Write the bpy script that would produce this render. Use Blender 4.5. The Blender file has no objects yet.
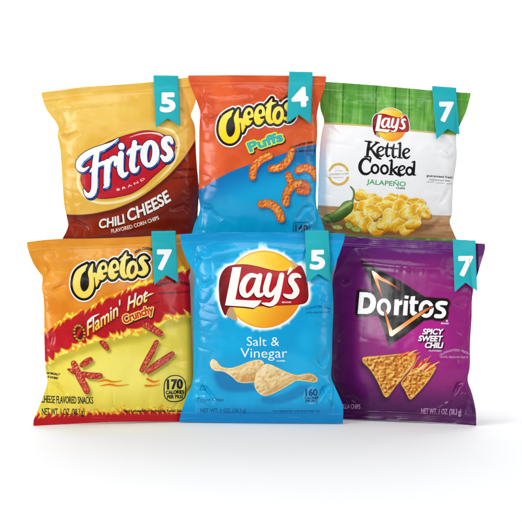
import bpy, math
import numpy as np
from mathutils import Vector

# ------------------------------------------------------------------ camera, world, lights
S = 0.001                 # one photograph pixel at the front of the set is one millimetre
DIST, EYE, FLOOR = 3.0, 60.0, 426.5
CAMZ = (FLOOR - EYE) * S
SC = bpy.context.scene
cam_d = bpy.data.cameras.new('camera'); cam = bpy.data.objects.new('camera', cam_d)
SC.collection.objects.link(cam); SC.camera = cam
cam.location = (0, -DIST, CAMZ); cam.rotation_euler = (math.radians(90), 0, 0)
cam_d.sensor_width = 36; cam_d.lens = 36 * DIST / 0.522
cam_d.shift_y = -(261 - EYE) / 522.0
cam_d.clip_start = 0.05; cam_d.clip_end = 60
W = bpy.data.worlds.new('World'); SC.world = W; W.use_nodes = True
W.node_tree.nodes['Background'].inputs[0].default_value = (0.96, 0.98, 1.0, 1)
W.node_tree.nodes['Background'].inputs[1].default_value = 0.33
SC.view_settings.view_transform = 'Standard'; SC.view_settings.look = 'None'
SC.view_settings.exposure = 0.0; SC.view_settings.gamma = 1.0

def area(name, loc, aim, sx, sy, power, col=(1, 1, 1)):
    l = bpy.data.lights.new(name, 'AREA'); l.shape = 'RECTANGLE'; l.size = sx; l.size_y = sy
    l.energy = power; l.color = col
    o = bpy.data.objects.new(name, l); SC.collection.objects.link(o); o.location = loc
    o.rotation_euler = (Vector(aim) - Vector(loc)).to_track_quat('-Z', 'Y').to_euler()
    return o
area('top_softbox', (-0.1, -0.10, 1.25), (0, 0.06, 0.2), 1.5, 0.3, 5.0)
area('key_softbox', (-1.9, -1.55, 1.0), (0, 0.0, 0.2), 0.8, 1.3, 32.0)
area('fill_softbox', (1.9, -1.6, 0.8), (0, 0.0, 0.2), 0.5, 1.3, 8.0)
area('floor_light', (0.0, -1.3, 1.1), (0, -1.0, 0.0), 1.8, 0.3, 5.5)
area('backdrop_light', (0, 0.85, 1.0), (0, 2.2, 0.5), 3.4, 0.4, 55.0)

COL = SC.collection
# ------------------------------------------------------------------ small helpers
def lin(c):
    c = np.clip(np.asarray(c, float) / 255.0, 0, 1)
    return np.where(c <= 0.04045, c / 12.92, ((c + 0.055) / 1.055) ** 2.4) * 0.88
def sm(a, b, x):
    t = np.clip((x - a) / (b - a), 0, 1); return t * t * (3 - 2 * t)
def mix(a, b, w):
    w = np.asarray(w, float)[..., None]
    return np.asarray(a, float) * (1 - w) + np.asarray(b, float) * w
def full(X, c): return np.broadcast_to(np.array(c, float), X.shape + (3,)).copy()
def _h(ix, iy, seed):
    n = (ix.astype(np.int64) * 374761393 + iy.astype(np.int64) * 668265263 + int(seed) * 1442695041) & 0xffffffff
    n = ((n ^ (n >> 13)) * 1274126177) & 0xffffffff
    return ((n ^ (n >> 16)) & 0xffff) / 65535.0
def noise(x, y, seed=0):
    ix, iy = np.floor(x), np.floor(y); fx, fy = x - ix, y - iy
    fx = fx * fx * fx * (fx * (fx * 6 - 15) + 10); fy = fy * fy * fy * (fy * (fy * 6 - 15) + 10)
    a = _h(ix, iy, seed); b = _h(ix + 1, iy, seed); c = _h(ix, iy + 1, seed); d = _h(ix + 1, iy + 1, seed)
    return (a + (b - a) * fx) * (1 - fy) + (c + (d - c) * fx) * fy
def fbm(x, y, seed=0, o=3):
    r = 0; a = 0.5
    for k in range(o):
        c, n = math.cos(0.6 + k * 1.1), math.sin(0.6 + k * 1.1)
        r = r + a * noise((x * c - y * n) * 2 ** k, (x * n + y * c) * 2 ** k, seed + k * 17); a *= 0.5
    return r / (1 - 0.5 ** o)

def cells(x, y, seed=0):
    ix, iy = np.floor(x), np.floor(y); b = np.full(np.shape(x), 9.0)
    for dx in (-1, 0, 1):
        for dy in (-1, 0, 1):
            jx, jy = ix + dx, iy + dy
            b = np.minimum(b, np.hypot(jx + _h(jx, jy, seed) - x, jy + _h(jx, jy, seed + 7) - y))
    return b
def emb(f, X, Y, e=0.45): return f(X + e, Y + e) - f(X - e, Y - e)
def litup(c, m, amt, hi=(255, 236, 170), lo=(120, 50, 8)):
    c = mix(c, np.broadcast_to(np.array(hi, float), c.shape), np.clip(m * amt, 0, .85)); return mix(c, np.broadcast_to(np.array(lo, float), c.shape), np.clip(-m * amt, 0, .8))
# ------------------------------------------------------------------ 2-D shapes as signed distance (pixels; inside < 0)
def catmull(P, n=6, closed=False):
    P = np.array(P, float); m = len(P); out = []
    rng = range(m if closed else m - 1)
    for i in rng:
        p1, p2 = P[i], P[(i + 1) % m]
        p0 = P[(i - 1) % m] if (closed or i > 0) else p1
        p3 = P[(i + 2) % m] if (closed or i < m - 2) else p2
        for k in range(n):
            t = k / n
            out.append(0.5 * (2 * p1 + (p2 - p0) * t + (2 * p0 - 5 * p1 + 4 * p2 - p3) * t * t + (3 * p1 - p0 - 3 * p2 + p3) * t ** 3))
    if not closed: out.append(P[-1])
    return np.array(out)
class Shape:
    def __init__(s, fn, bb): s.fn, s.bb = fn, bb
    def __call__(s, X, Y): return s.fn(X, Y)
    def off(s, r): return Shape(lambda X, Y: s.fn(X, Y) - r, grow(s.bb, r))
    def shift(s, dx, dy): return Shape(lambda X, Y: s.fn(X - dx, Y - dy), (s.bb[0] + dx, s.bb[1] + dy, s.bb[2] + dx, s.bb[3] + dy))
    def sub(s, o): return Shape(lambda X, Y: np.maximum(s.fn(X, Y), -o.fn(X, Y)), s.bb)
    def cut(s, o): return Shape(lambda X, Y: np.maximum(s.fn(X, Y), o.fn(X, Y)), s.bb)
def grow(b, r): return (b[0] - r, b[1] - r, b[2] + r, b[3] + r)
def union(*sh):
    bb = (min(q.bb[0] for q in sh), min(q.bb[1] for q in sh), max(q.bb[2] for q in sh), max(q.bb[3] for q in sh))
    def fn(X, Y):
        r = sh[0](X, Y)
        for q in sh[1:]: r = np.minimum(r, q(X, Y))
        return r
    return Shape(fn, bb)
def chunked(fn):
    def g(X, Y):
        x = X.ravel(); y = Y.ravel(); out = np.empty(len(x)); st = 20000
        for i in range(0, len(x), st): out[i:i + st] = fn(x[i:i + st], y[i:i + st])
        return out.reshape(X.shape)
    return g
def poly(*rings, smooth=0):
    rings = [catmull(r, smooth, True) if smooth else np.array(r, float) for r in rings]
    A = np.vstack(rings); B = np.vstack([np.roll(r, -1, 0) for r in rings])
    L = ((B - A) ** 2).sum(1); L[L < 1e-12] = 1e-12
    def fn(x, y):
        d = np.full(len(x), 1e9); w = np.zeros(len(x), int)
        for i in range(len(A)):
            ax, ay = A[i]; bx, by = B[i]
            t = np.clip(((x - ax) * (bx - ax) + (y - ay) * (by - ay)) / L[i], 0, 1)
            d = np.minimum(d, (x - ax - t * (bx - ax)) ** 2 + (y - ay - t * (by - ay)) ** 2)
            if ay != by:
                c = (ay <= y) != (by <= y)
                xi = ax + (y - ay) / (by - ay) * (bx - ax)
                w += np.where(c & (x < xi), 1 if by > ay else -1, 0)
        d = np.sqrt(d)
        return np.where(w != 0, -d, d)
    mn = A.min(0); mx = A.max(0)
    return Shape(chunked(fn), (mn[0], mn[1], mx[0], mx[1]))
def stroke(pts, n=5, r=None):
    P = np.array([(p[0], p[1], p[2] if len(p) > 2 else r) for p in pts], float)
    if n > 1 and len(P) > 2: P = catmull(P, n)
    def fn(x, y):
        d = np.full(len(x), 1e9)
        for a, b in zip(P[:-1], P[1:]):
            L = max((b[0] - a[0]) ** 2 + (b[1] - a[1]) ** 2, 1e-12)
            t = np.clip(((x - a[0]) * (b[0] - a[0]) + (y - a[1]) * (b[1] - a[1])) / L, 0, 1)
            d = np.minimum(d, np.hypot(x - a[0] - t * (b[0] - a[0]), y - a[1] - t * (b[1] - a[1])) - (a[2] + t * (b[2] - a[2])))
        return d
    R = P[:, 2].max()
    return Shape(chunked(fn), (P[:, 0].min() - R, P[:, 1].min() - R, P[:, 0].max() + R, P[:, 1].max() + R))
def oval(cx, cy, rx, ry, rot=0, n=40):
    a = np.linspace(0, 2 * math.pi, n, endpoint=False); c, s_ = math.cos(rot), math.sin(rot)
    x, y = rx * np.cos(a), ry * np.sin(a)
    return np.stack([cx + x * c - y * s_, cy + x * s_ + y * c], 1)
def ring(cx, cy, rx, ry, r, rot=0):
    p = oval(cx, cy, rx, ry, rot, 24); p = np.vstack([p, p[:1]])
    return stroke([(q[0], q[1], r) for q in p], n=1)
def affine(rings, sx, sy, ox, oy, cx, cy, sh=0):
    return [np.array([(cx + sx * (p[0] - ox), cy + sy * (p[1] - oy) + sh * (p[0] - ox)) + tuple(p[2:]) for p in r]) for r in rings]
_txt = {}
def glyphs(s):
    if s in _txt: return _txt[s]
    cu = bpy.data.curves.new('lettering_source', 'FONT'); cu.body = s
    o = bpy.data.objects.new('lettering_source', cu); COL.objects.link(o)
    c = o.to_curve(bpy.context.evaluated_depsgraph_get()); out = []
    for sp in c.splines:
        b = sp.bezier_points; r = []
        for i in range(len(b)):
            p, q = b[i], b[(i + 1) % len(b)]
            p0, p1, p2, p3 = [np.array(v[:2]) for v in (p.co, p.handle_right, q.handle_left, q.co)]
            straight = p.handle_right_type == 'VECTOR' and q.handle_left_type == 'VECTOR'
            for k in range(1 if straight else 4):
                t = k / 4; r.append((1 - t) ** 3 * p0 + 3 * t * (1 - t) ** 2 * p1 + 3 * t * t * (1 - t) * p2 + t ** 3 * p3)
        out.append(np.array(r))
    o.to_curve_clear(); bpy.data.objects.remove(o); bpy.data.curves.remove(cu)
    _txt[s] = out; return out
def text(s, x0, y0, x1, y1, h, bend=0, shear=0, dil=0):
    g = glyphs(s); al = np.vstack(g); a, b = al[:, 0].min(), al[:, 0].max(); out = []
    L = math.hypot(x1 - x0, y1 - y0); tx, ty = (x1 - x0) / L, (y1 - y0) / L; nx, ny = ty, -tx
    for r in g:
        v = r[:, 1] / 0.682 * h; u = (r[:, 0] - a) / (b - a) + shear * v / L
        bx = x0 + (x1 - x0) * u + nx * bend * 4 * u * (1 - u); by = y0 + (y1 - y0) * u + ny * bend * 4 * u * (1 - u)
        k = 4 * bend * (1 - 2 * u) / L; q = np.sqrt(1 + k * k)
        lx, ly = (nx - k * tx) / q, (ny - k * ty) / q
        out.append(np.stack([bx + lx * v, by + ly * v], 1))
    f = poly(*out); return f.off(dil) if dil else f

# ------------------------------------------------------------------ materials
def new_mat(name):
    m = bpy.data.materials.new(name); m.use_nodes = True; return m, m.node_tree, m.node_tree.nodes['Principled BSDF']
def film_mat(name, rough, spec=0.5, coat=0.0, bump=0.25):
    m, t, p = new_mat(name)
    at = t.nodes.new('ShaderNodeAttribute'); at.attribute_name = 'ink'
    t.links.new(at.outputs['Color'], p.inputs['Base Color'])
    tc = t.nodes.new('ShaderNodeTexCoord'); n = t.nodes.new('ShaderNodeTexNoise')
    n.inputs['Scale'].default_value = 320; n.inputs['Detail'].default_value = 3
    t.links.new(tc.outputs['Object'], n.inputs['Vector'])
    mr = t.nodes.new('ShaderNodeMapRange'); mr.inputs['To Min'].default_value = rough - 0.05; mr.inputs['To Max'].default_value = rough + 0.08
    t.links.new(n.outputs['Fac'], mr.inputs['Value']); t.links.new(mr.outputs['Result'], p.inputs['Roughness'])
    n2 = t.nodes.new('ShaderNodeTexNoise'); n2.inputs['Scale'].default_value = 60; n2.inputs['Detail'].default_value = 2
    t.links.new(tc.outputs['Object'], n2.inputs['Vector'])
    b = t.nodes.new('ShaderNodeBump'); b.inputs['Strength'].default_value = bump; b.inputs['Distance'].default_value = 0.0012
    t.links.new(n2.outputs['Fac'], b.inputs['Height']); t.links.new(b.outputs['Normal'], p.inputs['Normal'])
    p.inputs['Specular IOR Level'].default_value = spec
    return m
FILM = film_mat('printed_glossy_film', 0.19, 0.30)
INK = film_mat('printed_ink', 0.20, 0.30)
def plain(name, col, rough, noise_amt=0.03, scale=40):
    m, t, p = new_mat(name)
    tc = t.nodes.new('ShaderNodeTexCoord'); n = t.nodes.new('ShaderNodeTexNoise'); n.inputs['Scale'].default_value = scale
    n.inputs['Detail'].default_value = 4; t.links.new(tc.outputs['Object'], n.inputs['Vector'])
    r = t.nodes.new('ShaderNodeValToRGB'); a = np.array(col)
    r.color_ramp.elements[0].color = (*np.clip(a * (1 - noise_amt), 0, 1), 1); r.color_ramp.elements[1].color = (*np.clip(a * (1 + noise_amt), 0, 1), 1)
    t.links.new(n.outputs['Fac'], r.inputs['Fac']); t.links.new(r.outputs['Color'], p.inputs['Base Color'])
    p.inputs['Roughness'].default_value = rough
    return m
PAPER = plain('white_seamless_paper', (0.86, 0.865, 0.87), 0.75, 0.006, 6)
BOARD = plain('white_painted_board', (0.84, 0.84, 0.84), 0.6, 0.01)
TEAL = plain('turquoise_satin', tuple(lin((14, 176, 186))), 0.5, 0.05, 120)
TEAL.node_tree.nodes['Principled BSDF'].inputs['Specular IOR Level'].default_value = 0.3
WHITE = plain('white_print', (0.88, 0.88, 0.88), 0.5, 0.01)

# ------------------------------------------------------------------ mesh output
def make_mesh(name, V, loops, starts, mat, parent, cols=None, nrm=None):
    me = bpy.data.meshes.new(name); me.vertices.add(len(V)); me.vertices.foreach_set('co', np.asarray(V, np.float32).ravel())
    me.loops.add(len(loops)); me.loops.foreach_set('vertex_index', np.asarray(loops, np.int32))
    me.polygons.add(len(starts)); me.polygons.foreach_set('loop_start', np.asarray(starts, np.int32))
    me.update(calc_edges=True)
    me.polygons.foreach_set('use_smooth', np.ones(len(starts), bool))
    if cols is not None:
        a = me.attributes.new('ink', 'FLOAT_COLOR', 'POINT')
        c = np.ones((len(V), 4), np.float32); c[:, :3] = cols; a.data.foreach_set('color', c.ravel())
    if nrm is not None: me.normals_split_custom_set_from_vertices([tuple(x) for x in nrm.tolist()])
    me.materials.append(mat)
    o = bpy.data.objects.new(name, me); COL.objects.link(o)
    if parent:
        o.parent = parent
        r = parent
        while r.parent: r = r.parent
        if parent == r: o.location = -r.location
    return o

def msquares(f, h, bb):
    x0, y0, x1, y1 = grow(bb, h * 1.5)
    nx = int((x1 - x0) / h) + 2; ny = int((y1 - y0) / h) + 2
    gx = x0 + h * np.arange(nx); gy = y0 + h * np.arange(ny)
    X, Y = np.meshgrid(gx, gy); D = f(X, Y); D = np.where(np.abs(D) < 1e-4, 1e-4, D)
    ins = D < 0
    c = [ins[:-1, :-1], ins[:-1, 1:], ins[1:, 1:], ins[1:, :-1]]
    case = sum(q.astype(int) << k for k, q in enumerate(c))
    cid = np.arange(nx * ny).reshape(ny, nx); nc = nx * ny
    hid = nc + np.arange(ny * (nx - 1)).reshape(ny, nx - 1); nh = ny * (nx - 1)
    vid = nc + nh + np.arange((ny - 1) * nx).reshape(ny - 1, nx)
    th = D[:, :-1] / np.where(D[:, :-1] == D[:, 1:], 1, D[:, :-1] - D[:, 1:])
    tv = D[:-1, :] / np.where(D[:-1, :] == D[1:, :], 1, D[:-1, :] - D[1:, :])
    PX = np.concatenate([X.ravel(), (X[:, :-1] + np.clip(th, 0, 1) * h).ravel(), X[:-1, :].ravel()])
    PY = np.concatenate([Y.ravel(), Y[:, :-1].ravel(), (Y[:-1, :] + np.clip(tv, 0, 1) * h).ravel()])
    DD = np.concatenate([D.ravel(), np.zeros(nh + (ny - 1) * nx)])
    cor = [cid[:-1, :-1], cid[:-1, 1:], cid[1:, 1:], cid[1:, :-1]]
    edg = [hid[:-1, :], vid[:, 1:], hid[1:, :], vid[:, :-1]]
    loops, starts, pos = [], [], 0
    for k in range(1, 16):
        m = case == k
        if not m.any(): continue
        seq = []
        for q in range(4):
            a, b = (k >> q) & 1, (k >> ((q + 1) % 4)) & 1
            if a: seq.append(cor[q][m])
            if a != b: seq.append(edg[q][m])
        seq = np.stack(seq[::-1], 1)
        starts.append(pos + seq.shape[1] * np.arange(len(seq))); loops.append(seq.ravel()); pos += seq.size
    if not loops: return None
    loops = np.concatenate(loops); starts = np.concatenate(starts)
    u, inv = np.unique(loops, return_inverse=True)
    return PX[u], PY[u], DD[u], inv, starts

# ------------------------------------------------------------------ the bag
def dens(P, key):
    P = catmull(P, 5); o = np.argsort(P[:, key], kind='stable'); return P[o, key], P[o, 1 - key]
def cline(x, y, pts, w, amp):
    """a crease: ridge (amp > 0) or valley along a polyline, tapering at both ends"""
    r = 0; P = np.array(pts, float); seg = np.hypot(*np.diff(P, axis=0).T); tot = seg.sum(); acc = 0
    best = np.full(x.shape, 1e9); bt = np.zeros(x.shape)
    for i in range(len(P) - 1):
        a, b = P[i], P[i + 1]; L = max(seg[i] ** 2, 1e-9)
        t = np.clip(((x - a[0]) * (b[0] - a[0]) + (y - a[1]) * (b[1] - a[1])) / L, 0, 1)
        d = np.hypot(x - a[0] - t * (b[0] - a[0]), y - a[1] - t * (b[1] - a[1]))
        k = d < best; best = np.where(k, d, best); bt = np.where(k, (acc + t * seg[i]) / tot, bt); acc += seg[i]
    return amp * np.exp(-(best / w) ** 2) * np.sin(math.pi * np.clip(bt, 0.0, 1.0)) ** 0.6 if len(P) > 2 or True else r
class Bag:
    def __init__(b, left, right, top, bottom, ybot, seed, H, base, creases, notch, label, support=0.0):
        b.L = dens(left, 1); b.R = dens(right, 1); b.T = dens(top, 0); b.B = dens(bottom, 0)
        b.seed, b.H, b.base, b.creases, b.notch, b.stack = seed, H, base, creases, notch, []
        b.x0 = bottom[0][0]; b.x1 = bottom[-1][0]; b.ybot = ybot
        cx = (b.x0 + b.x1) / 2; self_y = ybot(cx)
        b.mid = b.unproj(np.array([cx]), np.array([b.yB(cx)]), np.array([self_y]))[0]
        e = bpy.data.objects.new('snack_bag', None); COL.objects.link(e); e.empty_display_size = 0.02
        e.location = b.mid; e['label'] = label; e['category'] = 'snack bag'; e['group'] = 'six bags of snacks in two rows'
        b.root = e
    def xL(b, y): return np.interp(y, *b.L)
    def xR(b, y): return np.interp(y, *b.R)
    def yT(b, x): return np.interp(x, *b.T)
    def yB(b, x): return np.interp(x, *b.B)
    def st(b, X, Y): return (X - b.xL(Y)) / (b.xR(Y) - b.xL(Y)), (Y - b.yT(X)) / (b.yB(X) - b.yT(X))
    def depth(b, X, Y):
        s, t = b.st(X, Y); return b.ybot(X) + 0.022 * (1 - t)
    def unproj(b, X, Y, y):
        k = (DIST + y) / DIST
        return np.stack([(X - 261) * S * k, y, CAMZ + (EYE - Y) * S * k], -1)
    def pillow(b, X, Y):
        s, t = b.st(X, Y); nt, nb = b.notch
        inl = 0.11 * np.clip((nt[0] - t) / (nt[0] - 0.05), 0, 1) + 0.09 * np.clip((t - nb[0]) / (0.95 - nb[0]), 0, 1)
        inr = 0.11 * np.clip((nt[1] - t) / (nt[1] - 0.05), 0, 1) + 0.09 * np.clip((t - nb[1]) / (0.95 - nb[1]), 0, 1)
        si = np.clip((s - inl) / (1 - inl - inr), 0, 1); side = (4 * si * (1 - si)) ** 0.62
        v = np.clip((t - 0.055) / 0.895, 0, 1); ver = np.clip(4 * v * (1 - v), 0, 1) ** 0.6
        return b.H * side * ver
    def height(b, X, Y, wr=True):
        s, t = b.st(X, Y); p = b.pillow(X, Y); h = p.copy()
        if not wr: return h + 0.4
        edge = np.clip(np.minimum(s, 1 - s) * 12, 0, 1) * np.clip(np.minimum(t - 0.05, 0.955 - t) * 14, 0, 1)
        sd = b.seed
        h = h + edge * (3.4 * (fbm(X / 44, Y / 48, sd, 2) - 0.5) + 0.9 * (fbm(X / 15, Y / 17, sd + 5, 2) - 0.5))
        # pleats gathered into both seals
        near = np.exp(-np.clip(t - 0.05, 0, 1) / 0.07) + np.exp(-np.clip(0.955 - t, 0, 1) / 0.065)
        warp = X + 4 * noise(X / 20, Y / 20, sd + 9) + (s - 0.5) * 18 * (1 - near)
        h = h + near * edge * 2.6 * (np.abs(2 * noise(warp / 8.5, t * 3, sd + 3) - 1) - 0.5)
        # crushed creases at the sides
        sid = np.exp(-np.minimum(s, 1 - s) / 0.09)
        h = h + sid * edge * 2.6 * (np.abs(2 * noise(X / 22 + Y / 30, Y / 9 - X / 40, sd + 7) - 1) - 0.5)
        wgt = np.clip(near * 1.1 + sid * 0.9 - 0.12, 0, 1)
        wx = X + 7 * noise(X / 17, Y / 17, sd + 31); wy = Y + 7 * noise(X / 19, Y / 15, sd + 32)
        for q, (sc, am) in enumerate(((19.0, 0.85),)):
            rdg = 1 - np.abs(2 * noise((wx * 0.8 + wy * 0.6) / sc, (wy * 0.8 - wx * 0.6) / (sc * 0.6), sd + 40 + q) - 1)
            h = h + edge * wgt * am * (rdg ** 5 - 0.2)
        for c in b.creases: h = h + edge * cline(X, Y, c[0], c[1] * 0.85, c[2] * 1.5)
        # crimped seals
        for (a, z) in ((0.0, 0.046), (0.962, 1.0)):
            inn = np.clip(np.minimum(t - a, z - t) * 160, 0, 1)
            h = h + inn * 0.06 * np.sin((Y - b.yT(X)) * 3.4)
            h = h + inn * 1.1 * (noise(X / 14, (Y - b.yT(X)) / 5 + a * 9, sd + 2) - 0.5)
        h = h + 0.9 * np.exp(-((t - 0.052) / 0.006) ** 2) + 0.7 * np.exp(-((t - 0.955) / 0.006) ** 2)
        return np.maximum(h, -0.2) + 0.4
    def P(b, X, Y, off=0.0):
        p = b.unproj(X, Y, b.depth(X, Y)); p[..., 1] -= (b.height(X, Y) + off) * S; return p
    def N(b, X, Y):
        e = 0.35; u = b.P(X + e, Y) - b.P(X - e, Y); v = b.P(X, Y + e) - b.P(X, Y - e)
        n = np.cross(u, v); n /= np.linalg.norm(n, axis=-1, keepdims=True) + 1e-12
        return np.where(n[..., 1:2] > 0, -n, n)
    def grid(b, ns, nt):
        s, t = np.meshgrid(np.linspace(0, 1, ns), np.linspace(0, 1, nt)); X = b.x0 + (b.x1 - b.x0) * s; Y = 150 + 100 * t
        for _ in range(14):
            Y = b.yT(X) * (1 - t) + b.yB(X) * t; X = b.xL(Y) * (1 - s) + b.xR(Y) * s
        return s, t, X, Y
    def build(b):
        s, t, X, Y = b.grid(250, 310)
        x, y = X.ravel(), Y.ravel(); V = b.P(x, y); N = b.N(x, y); C = lin(b.base(x, y))
        idx = np.arange(X.size).reshape(X.shape)
        q = np.stack([idx[:-1, :-1], idx[1:, :-1], idx[1:, 1:], idx[:-1, 1:]], -1).reshape(-1, 4)
        tc = ((t[:-1, :-1] + t[1:, 1:]) / 2).ravel()
        # back face
        s2, t2, X2, Y2 = b.grid(60, 90); x2, y2 = X2.ravel(), Y2.ravel()
        V2 = b.unproj(x2, y2, b.depth(x2, y2)); V2[:, 1] += (b.pillow(x2, y2) * 0.5 + 0.05) * S
        C2 = lin(b.base(x2, y2)) * 0.95
        idx2 = np.arange(X2.size).reshape(X2.shape)
        q2 = np.stack([idx2[:-1, :-1], idx2[:-1, 1:], idx2[1:, 1:], idx2[1:, :-1]], -1).reshape(-1, 4)
        tc2 = ((t2[:-1, :-1] + t2[1:, 1:]) / 2).ravel()
        def band(g, v): return np.concatenate([g[0], g[-1], g[:, 0], g[:, -1]])
        for name, lo, hi in (('pouch', 0.046, 0.962), ('top_seal', -1, 0.046), ('bottom_seal', 0.962, 2)):
            f = q[(tc > lo) & (tc <= hi)]; f2 = q2[(tc2 > lo) & (tc2 <= hi)] + len(V)
            # rim joining both faces
            rim = []
            n1, m1 = X.shape; n2, m2 = X2.shape
            for col, flip in ((0, False), (-1, True)):
                for r in range(n1 - 1):
                    tm = (t[r, 0] + t[r + 1, 0]) / 2
                    if lo < tm <= hi:
                        a, c = idx[r, col], idx[r + 1, col]
                        e, g = a, c
                        rim.append((a, c, int(round(r / (n1 - 1) * (n2 - 1))), int(round((r + 1) / (n1 - 1) * (n2 - 1))), col, flip))
            rf = []
            for a, c, r1, r2, col, flip in rim:
                w = [a, idx2[r1, col] + len(V), idx2[r2, col] + len(V), c]
                if r1 == r2: w = [a, idx2[r1, col] + len(V), c]
                if flip: w = w[::-1]
                rf.append(w)
            loops = np.concatenate([f.ravel(), f2.ravel()] + [np.array(w) for w in rf]) if rf else np.concatenate([f.ravel(), f2.ravel()])
            lens = np.concatenate([np.full(len(f) + len(f2), 4), np.array([len(w) for w in rf], int)])
            starts = np.concatenate([[0], np.cumsum(lens)[:-1]])
            u, inv = np.unique(loops, return_inverse=True)
            AV = np.vstack([V, V2])[u]; AC = np.vstack([C, C2])[u]
            NB = np.tile(np.array([0, 1.0, 0]), (len(V2), 1)); AN = np.vstack([N, NB])[u]
            make_mesh(name, AV, inv, starts, FILM, b.root, AC, AN)
    def decal(b, name, layers, parent=None, mat=None, label=None, step=0.03):
        """layers: (shape, colour or fn(X,Y,d), cell) printed one over the other"""
        Vs, Ls, Ss, Cs, Ns = [], [], [], [], []; nv = nl = 0; cache = {}
        if name in ('fine_print', 'stick_shadow', 'puff_shadow', 'chili_flame', 'chip_shadow') and len(layers) > 1:
            for ly in layers: b.decal(name, [ly], parent, mat, label, step)
            return None
        for ly in layers:
            sh, col = ly[0], ly[1]; h = ly[2] if len(ly) > 2 else 0.4
            clip = lambda X, Y, sh=sh: np.maximum(sh(X, Y), (np.abs(b.st(X, Y)[0] - 0.5) - 0.497) * 140)
            r = msquares(clip, h, sh.bb)
            if r is None: continue
            x, y, d, lo, st = r
            q = sh.bb; under = [p[1] for p in b.stack if p[0][0] < q[2] and p[0][2] > q[0] and p[0][1] < q[3] and p[0][3] > q[1]]
            off = max(under + [0.055]) + 0.016; b.stack.append((q, off))
            Vs.append(b.P(x, y, off)); Ns.append(b.N(x, y))
            c = col(x, y, d) if callable(col) else full(x, col)
            Cs.append(lin(c)); Ls.append(lo + nv); Ss.append(st + nl); nv += len(x); nl += len(lo)
        if not Vs: return None
        o = make_mesh(name, np.vstack(Vs), np.concatenate(Ls), np.concatenate(Ss), mat or INK, parent or b.root, np.vstack(Cs), np.vstack(Ns))
        if label: o['label'] = label
        return o
    def shadow(b, sh, dx, dy, r, dark, k=0.8, h=0.6):
        g = sh.shift(dx, dy)
        return (g.off(r), lambda X, Y, d: mix(b.base(X, Y), full(X, dark), k * sm(0, -2 * r, d)), h)

# ------------------------------------------------------------------ backdrop and display block
def backdrop():
    prof = [(-3.9, 0)] + [(0.7 * i / 6 - 0.0, 0) for i in range(0, 7)]
    R = 0.8
    prof += [(0.7 + R * math.sin(a), R - R * math.cos(a)) for a in np.linspace(0.08, math.pi / 2, 20)]
    prof += [(0.7 + R, 3.6)]
    xs = np.linspace(-4, 4, 9); V = [(x, y, z) for (y, z) in prof for x in xs]; n = len(xs); F = []
    for j in range(len(prof) - 1):
        for i in range(n - 1): F += [j * n + i, j * n + i + 1, (j + 1) * n + i + 1, (j + 1) * n + i]
    o = make_mesh('backdrop', V, F, 4 * np.arange(len(F) // 4), PAPER, None); o['kind'] = 'structure'
backdrop()
def box(name, x0, x1, y0, y1, z0, z1, mat, bev=0.002):
    V = [(x, y, z) for x in (x0, x1) for y in (y0, y1) for z in (z0, z1)]
    F = [0, 1, 3, 2, 4, 6, 7, 5, 0, 4, 5, 1, 2, 3, 7, 6, 0, 2, 6, 4, 1, 5, 7, 3]
    o = make_mesh(name, V, F, 4 * np.arange(6), mat, None)
    for p in o.data.polygons: p.use_smooth = False
    m = o.modifiers.new('bevel', 'BEVEL'); m.width = bev; m.segments = 3; return o
BTOP = 0.1715
blk = box('display_block', -0.196, 0.192, 0.094, 0.166, 0.0005, BTOP, BOARD)
blk['label'] = 'plain white block behind the front row that the back row stands on'; blk['category'] = 'display block'

def rowdepth(z):   # depth at which a bottom edge at photo height y touches a level surface of height z
    return lambda py: DIST * ((CAMZ - z) / ((py - EYE) * S) - 1)
def floorline(xa, ya, xb, yb, z, extra=0.0):
    g = rowdepth(z); a, c = g(ya) + extra, g(yb) + extra
    return lambda X: a + (c - a) * (np.asarray(X, float) - xa) / (xb - xa)
def backline(y0, yaw=0.0, cx=260):
    return lambda X: y0 + yaw * (np.asarray(X, float) - cx) * S
def curve_y(pts):
    P = catmull(pts, 5); return lambda X: np.interp(X, P[:, 0], P[:, 1])
BLACK = (14, 11, 14)

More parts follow.
